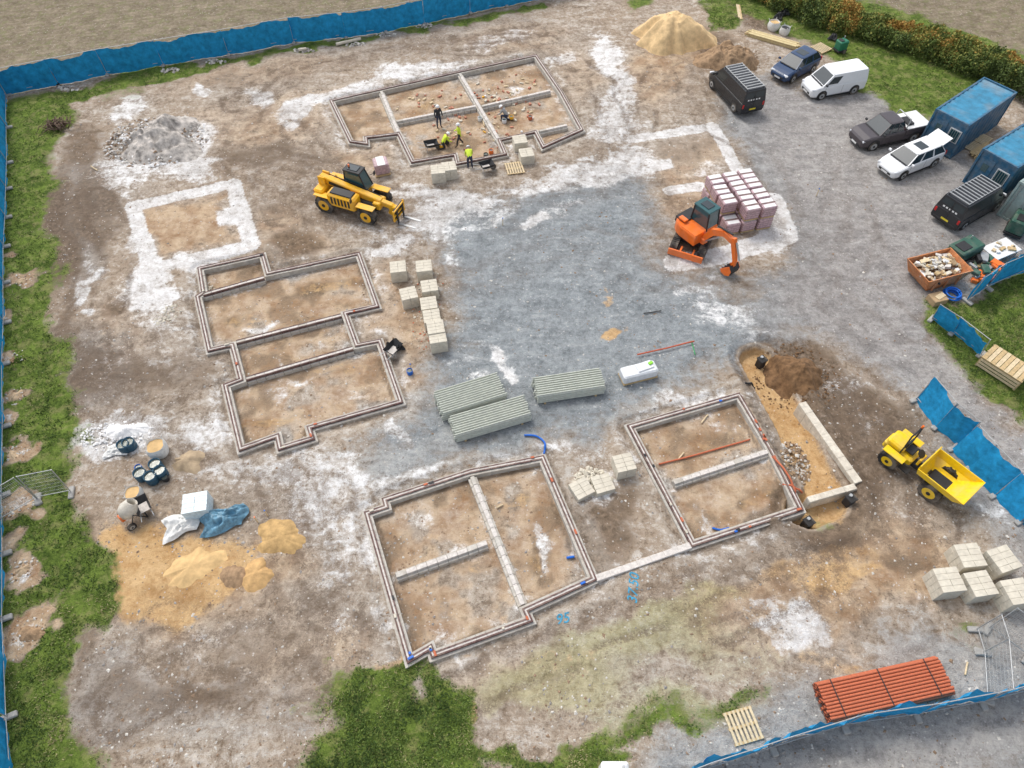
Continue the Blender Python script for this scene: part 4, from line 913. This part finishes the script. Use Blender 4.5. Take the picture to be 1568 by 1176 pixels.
hose('steel_tube',[(975,547),(1062,526)],.04,M_orl,.12); hose('clay_drain_pipe',[(1010,708),(1080,690),(1150,670)],.045,M_clay)
hose('green_strap',[(1058,524),(1064,545)],.03,mat('green_strap',(.05,.3,.1)))
hose('clay_drain_pipe',[(1182,700),(1212,745),(1222,768)],.05,M_clay,.1); hose('clay_drain_pipe',[(1198,742),(1230,752)],.05,M_clay,.1)
hose('drain_pipe',[(1140,590),(1160,585)],.05,M_blackp); hose('timber_pole',[(985,482),(1012,478)],.03,M_blackp)
for a,b in [((735,170),(742,190)),((1075,645),(1085,632)),((1040,700),(1048,690)),((770,770),(760,775)),((1475,1035),(1480,1015)),((140,255),(150,262))]:
    hose('timber_offcut',[a,b],.04,M_woodl)

def skip(name,rear,front,m,L=3.2,W=1.6,fill=True):
    mb=MB()
    def rg(z,l,w): return [(-l,-w,z),(l,-w,z),(l,w,z),(-l,w,z)]
    o=[rg(.08,L*.34,W*.42),rg(1.1,L*.5,W*.5)];i=[rg(1.1,L*.48,W*.47),rg(.2,L*.33,W*.4)]
    mb.loft(o,m,False);mb.loft(i,m,False);mb.loft([o[1],i[0]],m,False);mb.add(i[1],[(0,1,2,3)],M_soil)
    for x in (-.8,0,.8):
        for s in(-1,1): mb.box((x,s*W*.485,.62),(.07,.08,.9),m)
    for s in(-1,1): mb.cyl((s*.7,s*W*.5,.8),(s*.7,s*(W*.5+.12),.8),.06,M_blackp)
    if fill:
        cols=[M_white,M_woodl,M_stone,M_stone,M_soil,M_mort,mat('cardboard',(.4,.28,.16),.9),M_wood]
        for k in range(110): mb.box((random.uniform(-L*.4,L*.4),random.uniform(-W*.38,W*.38),random.uniform(.7,1.1)),(random.uniform(.1,.5),random.uniform(.08,.3),random.uniform(.03,.2)),random.choice(cols),random.uniform(0,3),.01,1,random.uniform(-.4,.4))
    return place(mb,name,rear,front)
M_skip=mat('rusty_orange_skip',(.50,.19,.07),.7,var=.35,dirt=.3)
M_dg=mat('dark_green_paint',(.03,.10,.07),.5,dirt=.2)
skip('waste_skip',(1392,435),(1458,418),M_skip,3.0,2.0)
def plant(name,u,v,rz,m,sx=1.6,sy=1.0,sz=1.0):
    mb=MB(); mb.box((0,0,.2),(sx*1.05,sy*1.05,.14),M_blackp,0,.02); mb.box((0,0,.25+sz/2),(sx,sy,sz),m,0,.07); mb.box((-.2*sx,0,.27+sz),(sx*.4,sy*.6,.06),M_blackp,0,.02)
    for k in range(5): mb.box((sx*.502,-sy*.3+k*sy*.15,.3+sz*.5),(.02,.06,sz*.6),M_blackp)
    for s in (-1,1): mb.cyl((sx*.2,s*sy*.4,.15),(sx*.2,s*(sy*.4+.15),.15),.15,M_rub,n=12)
    mb.cyl((sx*.3,sy*.25,.25+sz),(sx*.3,sy*.25,.45+sz),.04,M_steel,n=8)
    return at(mb,name,u,v,rz)
plant('diesel_generator',1553,352,.9,M_dg,1.7,1.0,.9); plant('fuel_bowser',1470,392,.5,M_dg,1.9,1.1,.7); plant('site_storage_chest',1285,78,.4,mat('bright_green',(.02,.16,.09),.5),.8,.7,.7)
mb=MB(); mb.box((0,0,.5),(2.0,1.2,.05),M_white,0,.02); 
for x in (-.9,.9):
    for y in (-.5,.5): mb.cyl((x,y,0),(x,y,.5),.03,M_steel)
for k in range(10): mb.box((random.uniform(-.8,.8),random.uniform(-.4,.4),.58),(random.uniform(.1,.5),random.uniform(.1,.3),.1),random.choice([M_woodl,M_white,M_stone,M_wood]),random.random()*3,.01)
place(mb,'white_trestle_table',(1500,402),(1552,380))
mb=MB()
for k in range(26): mb.box((random.uniform(-1,1),random.uniform(-.7,.7),random.uniform(.05,.5)),(random.uniform(.2,.8),random.uniform(.1,.5),random.uniform(.1,.4)),random.choice([M_or,M_blackp,M_dg,M_wood,M_steel,M_blackp]),random.random()*3,.03)
at(mb,'scrap_material_pile',1500,418,.4)
mb=MB()
for k in range(5):
    R=.35+.07*(k%3); pts=[(R*math.cos(t*.4),R*math.sin(t*.4),.06+k*.07) for t in range(17)]; mb.tube(pts,.045,M_bluep)
at(mb,'coiled_blue_pipe',1455,455)
mb=MB(); mb.box((0,0,.22),(.9,.7,.4),mat('cardboard',(.4,.28,.16)),0,.02); mb.box((.1,0,.44),(.6,.3,.03),M_woodl,.3); at(mb,'cardboard_box',1432,462,.3)
def bulkbag(name,u,v,rz,m,s=.9,fill=M_sandy):
    mb=MB(); rs=[]
    for z,k in ((0,.9),(.15,1.05),(.45,1.1),(.75,1.02),(.85,.95)):
        r=[]
        for j in range(20):
            t=2*math.pi*j/20; q=(abs(math.cos(t))**3+abs(math.sin(t))**3)**(-1/3); e=1+random.uniform(-.04,.04)
            r.append((s/2*k*q*math.cos(t)*e,s/2*k*q*math.sin(t)*e,z*s))
        rs.append(r)
    mb.loft(rs,m,False,True); rin=[(x*.93,y*.93,z-.1) for x,y,z in rs[-1]]; mb.loft([rs[-1],rin],m,False,True); mb.add(rin,[tuple(range(20))],fill)
    for a in range(4):
        t=math.pi/4+a*math.pi/2; x,y=s*.55*math.cos(t),s*.55*math.sin(t); mb.tube([(x*.9,y*1.05,s*.8),(x*1.15,y*1.2,s*1.0),(x*1.05,y*.9,s*.8)],.02,m,5)
    return at(mb,name,u,v,rz)
M_bag=mat('woven_bag_white',(.70,.70,.68),.8,var=.15,scale=8,bump=.5)
bulkbag('bulk_bag',246,694,.3,M_bag,.85); bulkbag('bulk_bag',1183,45,.3,M_bag,.8); bulkbag('bulk_bag',1200,52,.8,M_bag,.7,M_blackp); bulkbag('bulk_bag',210,762,.2,M_bag,.7)
def cloth(name,u,v,rx,ry,h,m,rz,seed):
    n=30; c=P(u,v)
    Xc,Yc=np.meshgrid((np.arange(n+1)/n-.5)*2,(np.arange(n+1)/n-.5)*2,indexing='ij'); r=np.maximum(abs(Xc),abs(Yc))
    q=1-abs(fbm(Xc*2.2+seed*9+30,Yc*2.2+30,4,seed)-.5)*4; e=1+.2*np.sin(3*np.arctan2(Yc,Xc)+seed); q=np.maximum(0,q)
    V=np.stack([Xc*rx*e,Yc*ry*e,h*(1-r**3)*(.35+.65*q)+.02+.05*q],-1).reshape(-1,3)
    I2=np.arange((n+1)**2).reshape(n+1,n+1); qd=np.stack([I2[:-1,:-1],I2[1:,:-1],I2[1:,1:],I2[:-1,1:]],-1).reshape(-1)
    o=fastmesh(name,V,4,qd,[m]); o.location=(c[0],c[1],gz(*c)+.05); o.rotation_euler=(0,0,rz); return o
M_tarp=mat('blue_tarpaulin',(.12,.26,.36),.3,var=.5,scale=4,bump=.8)
cloth('blue_tarpaulin',342,797,1.0,.6,.5,M_tarp,.3,1); cloth('sand_bag_sheet',277,806,.72,.55,.3,M_bag,.4,2)
cloth('chalk_bag',178,690,.5,.35,.15,M_bag,.2,3)
def barrel(name,u,v,r,h,m,inner=None,cut=True):
    mb=MB(); mb.lathe([(0,.01),(r*.95,.01),(r,.05),(r,h*.32),(r*1.03,h*.34),(r,h*.36),(r,h*.66),(r*1.03,h*.68),(r,h*.7),(r,h),(r*.92,h),(r*.92,h*.8),(0,h*.8)],m,18)
    if inner: mb.cyl((0,0,h*.8),(0,0,h*.82),r*.9,inner,n=18)
    return at(mb,name,u,v,random.random())
M_db=mat('dark_blue_plastic',(.03,.09,.14),.5); M_wat=mat('murky_water',(.16,.18,.15),.1)
for u,v in [(220,732),(236,737),(250,728),(243,718),(194,688),(202,685)]: barrel('plastic_water_barrel',u,v,.29,.55,M_db,M_wat)
for u,v,m in [(215,720,M_bluep),(255,735,M_blackp),(676,222,M_yel),(684,215,M_blackp),(668,218,M_yel),(744,236,M_blackp),(752,230,M_or),(772,183,M_white),(783,178,M_yel),(812,178,M_clay),(735,180,M_white),(628,572,M_bluep),(1128,85,M_blackp),(240,735,M_or)]: barrel('bucket',u,v,.16,.3,m,M_wat)
def mixer(u,v,rz):
    mb=MB(); mb.T=Matrix.Translation((0,0,.85))@Matrix.Rotation(rad(50),4,'Y')
    mb.lathe([(0,-.45),(.22,-.44),(.38,-.2),(.4,.05),(.26,.4),(.24,.44),(.22,.42),(.3,.1),(0,-.3)],mat('cream_mixer_paint',(.62,.58,.5),.5,dirt=.4),20); mb.T=Matrix.Identity(4)
    for s in(-1,1): mb.tube([(.4,s*.4,.05),(0,s*.45,.85),(-.4,s*.4,.05)],.03,M_blackp); wheel(mb,-.35,s*.45,.2,.1,s)
    mb.box((-.35,0,.6),(.35,.3,.4),M_or,0,.05); mb.tube([(.4,-.4,.05),(.4,.4,.05)],.03,M_blackp)
    at(mb,'cement_mixer',u,v,rz)
mixer(208,792,.8)
def barrow(u,v,rz):
    mb=MB()
    def rg(z,l0,l1,w): return [(l0,-w,z),(l1,-w,z),(l1,w,z),(l0,w,z)]
    mb.loft([rg(.35,-.25,.25,.2),rg(.62,-.45,.5,.33)],M_blackp,False); mb.add(rg(.36,-.25,.25,.2),[(0,1,2,3)],M_mort)
    for s in(-1,1): mb.tube([(.5,s*.04,.2),(-.1,s*.22,.34),(-.85,s*.28,.6)],.02,M_steel); mb.tube([(-.3,s*.2,.35),(-.35,s*.22,.0)],.02,M_steel)
    mb.cyl((.5,-.05,.2),(.5,.05,.2),.2,M_rub,n=14); at(mb,'wheelbarrow',u,v,rz)
barrow(225,782,2.2); barrow(603,540,1.0); barrow(745,262,.4); barrow(660,225,.3)
for i,(u,v) in enumerate([(598,530),(606,527),(612,534)]): cloth('black_rubbish_bag',u,v,.22,.22,.3,M_blackp,i,i)
cloth('black_rubbish_bag',1200,22,.4,.4,.4,M_blackp,0,2); cloth('black_rubbish_bag',1192,28,.4,.3,.4,M_blackp,1,1); cloth('black_rubbish_bag',1275,60,.4,.3,.3,M_blackp,1,1)
for u,v in [(1168,549),(1240,797),(1300,767)]:
    mb=MB(); mb.box((0,0,.35),(.4,.4,.6),M_blackp,.2,.05); mb.box((0,0,.68),(.45,.45,.06),M_rub,.2,.02); mb.cyl((0,.1,.7),(0,.1,.78),.08,M_steel); at(mb,'inspection_chamber',u,v,.3,-.1)
mb=MB(); mb.box((0,0,.5),(1.0,.8,1.0),M_white,0,.06); mb.box((0,0,1.02),(.8,.6,.06),M_lamp,0,.02); mb.box((.3,0,1.06),(.1,.5,.04),M_steel,0,.01); at(mb,'white_storage_box',938,1190,.0)
mb=MB()
for k in range(70):
    a=random.random()*6.28; r=random.random()*.7; x,y=r*math.cos(a)*1.2,r*math.sin(a)*.9; b=random.random()*6.28; l=random.uniform(.4,1.1)
    mb.tube([(x,y,random.uniform(.05,.5)),(x+l*.5*math.cos(b),y+l*.5*math.sin(b),random.uniform(.1,.75)),(x+l*math.cos(b+.4),y+l*math.sin(b+.4),random.uniform(.05,.5))],[.04,.03,.01],mat('dead_branch',(.16,.11,.08),.9,var=.4),5)
at(mb,'brushwood_pile',90,195)
for (a,b) in [((515,70),(553,62)),((458,80),(470,78))]: hose('concrete_post',[a,b],.12,M_stone)
for u,v in [(395,800),(410,790),(630,568),(770,345),(1250,300)]:
    mb=MB(); mb.box((0,0,.3),(.05,.05,.6),M_woodl,0,.01); mb.box((0,0,.58),(.055,.055,.06),M_or if u%2 else M_bluep); at(mb,'survey_peg',u,v)
mb=MB(); cols=[mat('red_brick',(.45,.20,.13),.85,var=.3),mat('red_brick',(.45,.20,.13)),M_woodl,M_stone,M_yel,M_white]
LTg=G(LT)
for k in range(150):
    u,v=random.choice([(650,150),(700,170),(740,140),(790,165),(690,215),(800,130),(760,200)]); u+=random.gauss(0,18); v+=random.gauss(0,9); x,y=P(u,v)
    if not bool(inside(LTg,np.array([x]),np.array([y]))[0]): continue
    mb.box((x,y,gz(x,y)+.05),(random.uniform(.12,.32),random.uniform(.08,.16),random.uniform(.06,.14)),random.choice(cols[:4]) if k%6 else random.choice(cols),random.random()*3,.01)
mb.obj('loose_bricks_and_blocks')
mb=MB()
for L,n in ((LD,16),(LE,18),(LL,8)):
    g=G(L)
    for k in range(n):
        i=random.randrange(len(g)); a=Vector(g[i]);b=Vector(g[(i+1)%len(g)]); p=a.lerp(b,random.random()); an=math.atan2(b.y-a.y,b.x-a.x)
        mb.box((p.x+random.uniform(-.1,.1),p.y+random.uniform(-.1,.1),.18),(random.uniform(.1,.25),.1,.06),random.choice([M_clay,M_clay,M_bluep,M_blackp,M_stone]),an,.01)
mb.obj('loose_bricks')
def spray(txt,u,v,rz,size):
    cu=bpy.data.curves.new('t','FONT'); cu.body=txt; cu.size=size; o=bpy.data.objects.new('t',cu); scene.collection.objects.link(o); o.data.offset=.006; o.data.shear=.25
    bpy.context.view_layer.update(); me=bpy.data.meshes.new_from_object(o.evaluated_get(bpy.context.evaluated_depsgraph_get())); bpy.data.objects.remove(o)
    c=P(u,v); R=Matrix.Rotation(rz,4,'Z')
    for w in me.vertices:
        p=R@w.co; w.co=(p.x+c[0],p.y+c[1],gz(p.x+c[0],p.y+c[1])+.02)
    me.materials.clear(); me.materials.append(mat('blue_spray_paint',(.05,.28,.44),.7,var=.5,scale=14)); o=bpy.data.objects.new('spray_paint_marking',me); scene.collection.objects.link(o)
spray('37.50',975,925,rad(80),.6); spray('95',852,956,rad(12),.6)

# ---------------------------------------------------------------- people
def person(u,v,face,pose,top,legs,hat,z=0):
    Jp={'pel':(0,0,.93),'sp':(0,0,1.12),'ch':(.01,0,1.36),'nk':(.02,0,1.49),'hd':(.04,0,1.60),'ht':(.03,0,1.70),
     'sL':(0,.19,1.41),'eL':(.03,.27,1.14),'wL':(.14,.27,.90),'hL':(.18,.26,.83),'sR':(0,-.19,1.41),'eR':(.03,-.27,1.14),'wR':(.14,-.27,.90),'hR':(.18,-.26,.83),
     'pL':(0,.10,.88),'kL':(.03,.13,.48),'aL':(0,.14,.09),'tL':(.17,.15,.045),'pR':(0,-.10,.88),'kR':(.03,-.13,.48),'aR':(0,-.14,.09),'tR':(.17,-.15,.045)}
    Jp={k:Vector(q) for k,q in Jp.items()}
    upk=['sp','ch','nk','hd','ht','sL','eL','wL','hL','sR','eR','wR','hR']
    def rot(keys,c,a):
        for k in keys:
            d=Jp[k]-c; Jp[k]=c+Vector((d.x*math.cos(a)+d.z*math.sin(a),d.y,-d.x*math.sin(a)+d.z*math.cos(a)))
    if pose=='bend':
        rot(upk,Jp['pel'].copy(),rad(62))
        for s,y in(('L',.22),('R',-.22)):
            S=Jp['s'+s]; Jp['e'+s]=S+Vector((.08,y*.2,-.29)); Jp['w'+s]=S+Vector((.2,0,-.53)); Jp['h'+s]=S+Vector((.23,0,-.61))
        for s in 'LR': Jp['k'+s].x+=.1
    elif pose=='kneel':
        dz=-.45
        for k in upk+['pel','pL','pR']: Jp[k].z+=dz
        rot(upk,Jp['pel'].copy(),rad(35))
        Jp['kL']=Vector((.38,.15,.46));Jp['aL']=Vector((.3,.15,.09));Jp['tL']=Vector((.46,.15,.045));Jp['kR']=Vector((.12,-.14,.09));Jp['aR']=Vector((-.3,-.14,.08));Jp['tR']=Vector((-.42,-.14,.05))
        for s,y in(('L',.2),('R',-.2)):
            S=Jp['s'+s]; Jp['e'+s]=S+Vector((.14,y*.2,-.25)); Jp['w'+s]=S+Vector((.34,0,-.36)); Jp['h'+s]=S+Vector((.42,0,-.4))
    elif pose=='walk':
        Jp['kL'].x+=.16;Jp['aL'].x+=.26;Jp['tL'].x+=.26;Jp['aR'].x-=.28;Jp['tR'].x-=.28;Jp['kR'].x-=.05; Jp['wL'].x-=.2;Jp['hL'].x-=.22; Jp['wR'].x+=.15;Jp['wR'].z+=.12;Jp['hR'].x+=.18;Jp['hR'].z+=.14
    ks=list(Jp); E=[('pel','sp'),('sp','ch'),('ch','nk'),('nk','hd'),('hd','ht'),('ch','sL'),('sL','eL'),('eL','wL'),('wL','hL'),('ch','sR'),('sR','eR'),('eR','wR'),('wR','hR'),('pel','pL'),('pL','kL'),('kL','aL'),('aL','tL'),('pel','pR'),('pR','kR'),('kR','aR'),('aR','tR')]
    R={'pel':.16,'sp':.15,'ch':.17,'nk':.06,'hd':.1,'ht':.085,'sL':.075,'eL':.055,'wL':.036,'hL':.04,'pL':.105,'kL':.075,'aL':.05,'tL':.045}
    me=bpy.data.meshes.new('b'); me.from_pydata([tuple(Jp[k]) for k in ks],[(ks.index(a),ks.index(b)) for a,b in E],[]); o=bpy.data.objects.new('b',me); scene.collection.objects.link(o)
    md=o.modifiers.new('s','SKIN'); md.use_smooth_shade=True
    for i,k in enumerate(ks):
        r=R.get(k,R.get(k[:-1]+'L',.05)); me.skin_vertices[0].data[i].radius=(r,r*(.8 if k in('pel','sp','ch') else 1)); me.skin_vertices[0].data[i].use_root=(k=='pel')
    o.modifiers.new('d','SUBSURF').levels=1
    bpy.context.view_layer.update(); m2=bpy.data.meshes.new_from_object(o.evaluated_get(bpy.context.evaluated_depsgraph_get())); bpy.data.objects.remove(o)
    skin=mat('skin',(.50,.30,.21),.6); boots=mat('work_boots',(.10,.065,.04),.8)
    lab={('hd','ht'):skin,('nk','hd'):skin,('wL','hL'):skin,('wR','hR'):skin,('aL','tL'):boots,('aR','tR'):boots}
    mb=MB(); segs=[]
    for a,b in E:
        mm=lab.get((a,b)) or (legs if a[0] in 'pk' and a!='pel' or b in('pL','pR') else top); segs.append((Jp[a],Jp[b],mm))
    vs=[tuple(q.co) for q in m2.vertices]; groups={}
    for p in m2.polygons:
        c=p.center; best=min(segs,key=lambda s:((s[0].lerp(s[1],max(0,min(1,(c-s[0]).dot(s[1]-s[0])/max(1e-6,(s[1]-s[0]).length_squared)))))-c).length)
        groups.setdefault(best[2],[]).append(tuple(p.vertices))
    mb.v+=vs
    for m_,fs in groups.items():
        i=mb.mi(m_)
        for f in fs: mb.f.append(f); mb.m.append(i); mb.sm.append(True)
    for s,sg in(('L',1),('R',-1)):
        h=Jp['h'+s]; d=(h-Jp['w'+s]).normalized(); y=Vector((1,0,0)) if abs(d.x)<.6 else Vector((0,1,0))
        for j,l in enumerate((.065,.078,.072,.055)):
            b=h+y*((j-1.5)*.02)+d*.02; mb.tube([b,b+d*l*.5,b+d*l*.9+Vector((.01,-.01*sg,-.01))],[.010,.009,.007],skin,6)
        b=h+y*.035; mb.tube([b,b+y*.03+d*.02,b+y*.035+d*.05],[.012,.01,.008],skin,6)
    hd=Jp['hd'];up=(Jp['ht']-Jp['nk']).normalized(); fw=Vector((up.z,0,-up.x)); c=hd+up*.03
    mb.tube([c+fw*.085,c+fw*.115-up*.02],[.014,.018],skin,6)
    for s in(-1,1):
        e=c+fw*.09+Vector((0,s*.032,0))+up*.015; mb.cyl(e,e+fw*.006,.01,M_blackp,n=6); e=c+Vector((0,s*.095,0)); mb.cyl(e,e+Vector((0,s*.015,0)),.025,skin,n=8)
    mb.cyl(c+fw*.09-up*.045-Vector((0,.025,0)),c+fw*.09-up*.045+Vector((0,.025,0)),.006,M_red,n=5)
    side=Vector((0,1,0)); rs=[]
    for z_,r in ((.03,.15),(.035,.125),(.08,.12),(.125,.085),(.145,.03)):
        rs.append([c+up*z_+(fw*math.cos(t)*1.1+side*math.sin(t))*r for t in [6.2832*j/14 for j in range(14)]])
    mb.loft(rs,hat,True,True)
    cc=P(u,v); return mb.obj('construction_worker',(cc[0],cc[1],gz(*cc)+z),face)
HV=mat('hi_vis_yellow',(.60,.75,.05),.7,var=.1); HO=mat('hi_vis_orange',(.85,.25,.03),.7,var=.1); BK=mat('dark_workwear',(.03,.032,.04),.8); NV=mat('navy_trousers',(.035,.045,.08),.8); WH=mat('white_helmet',(.8,.8,.8),.4); GT=mat('grey_top',(.3,.3,.3),.8)
person(672,190,rad(-60),'stand',BK,NV,WH); person(704,218,rad(200),'walk',HV,BK,WH); person(720,256,rad(100),'bend',HV,NV,WH); person(678,222,rad(20),'kneel',HV,BK,WH); person(776,180,rad(160),'kneel',GT,NV,WH); person(1452,232,rad(160),'stand',WH,GT,BK)

# ---------------------------------------------------------------- camera, light
cd=bpy.data.cameras.new('camera'); cam=bpy.data.objects.new('camera',cd); scene.collection.objects.link(cam)
cam.location=(0,0,HC); cam.rotation_euler=(rad(36),0,0); cd.sensor_width=36; cd.lens=36*F/1568; cd.clip_end=5000; scene.camera=cam
w=bpy.data.worlds.new('World'); scene.world=w; w.use_nodes=True; nt=w.node_tree
sky=nt.nodes.new('ShaderNodeTexSky'); sky.sky_type='NISHITA'; sky.sun_disc=False
EL,AZ=rad(56),rad(-35)
sky.sun_elevation=EL; sky.sun_rotation=AZ; sky.dust_density=3; sky.air_density=1.0
hs=nt.nodes.new('ShaderNodeHueSaturation'); hs.inputs['Saturation'].default_value=.35; hs.inputs['Value'].default_value=1.5
nt.links.new(sky.outputs[0],hs.inputs['Color']); nt.links.new(hs.outputs[0],nt.nodes['Background'].inputs[0]); nt.nodes['Background'].inputs[1].default_value=.15
sl=bpy.data.lights.new('sun','SUN'); sl.energy=1.5; sl.angle=rad(16); sl.color=(1,.95,.87); so=bpy.data.objects.new('sun',sl); scene.collection.objects.link(so)
dirv=Vector((math.sin(AZ)*math.cos(EL),math.cos(AZ)*math.cos(EL),math.sin(EL))); so.rotation_euler=dirv.to_track_quat('Z','Y').to_euler()
scene.view_settings.view_transform='Standard'; scene.view_settings.look='None'; scene.view_settings.exposure=0
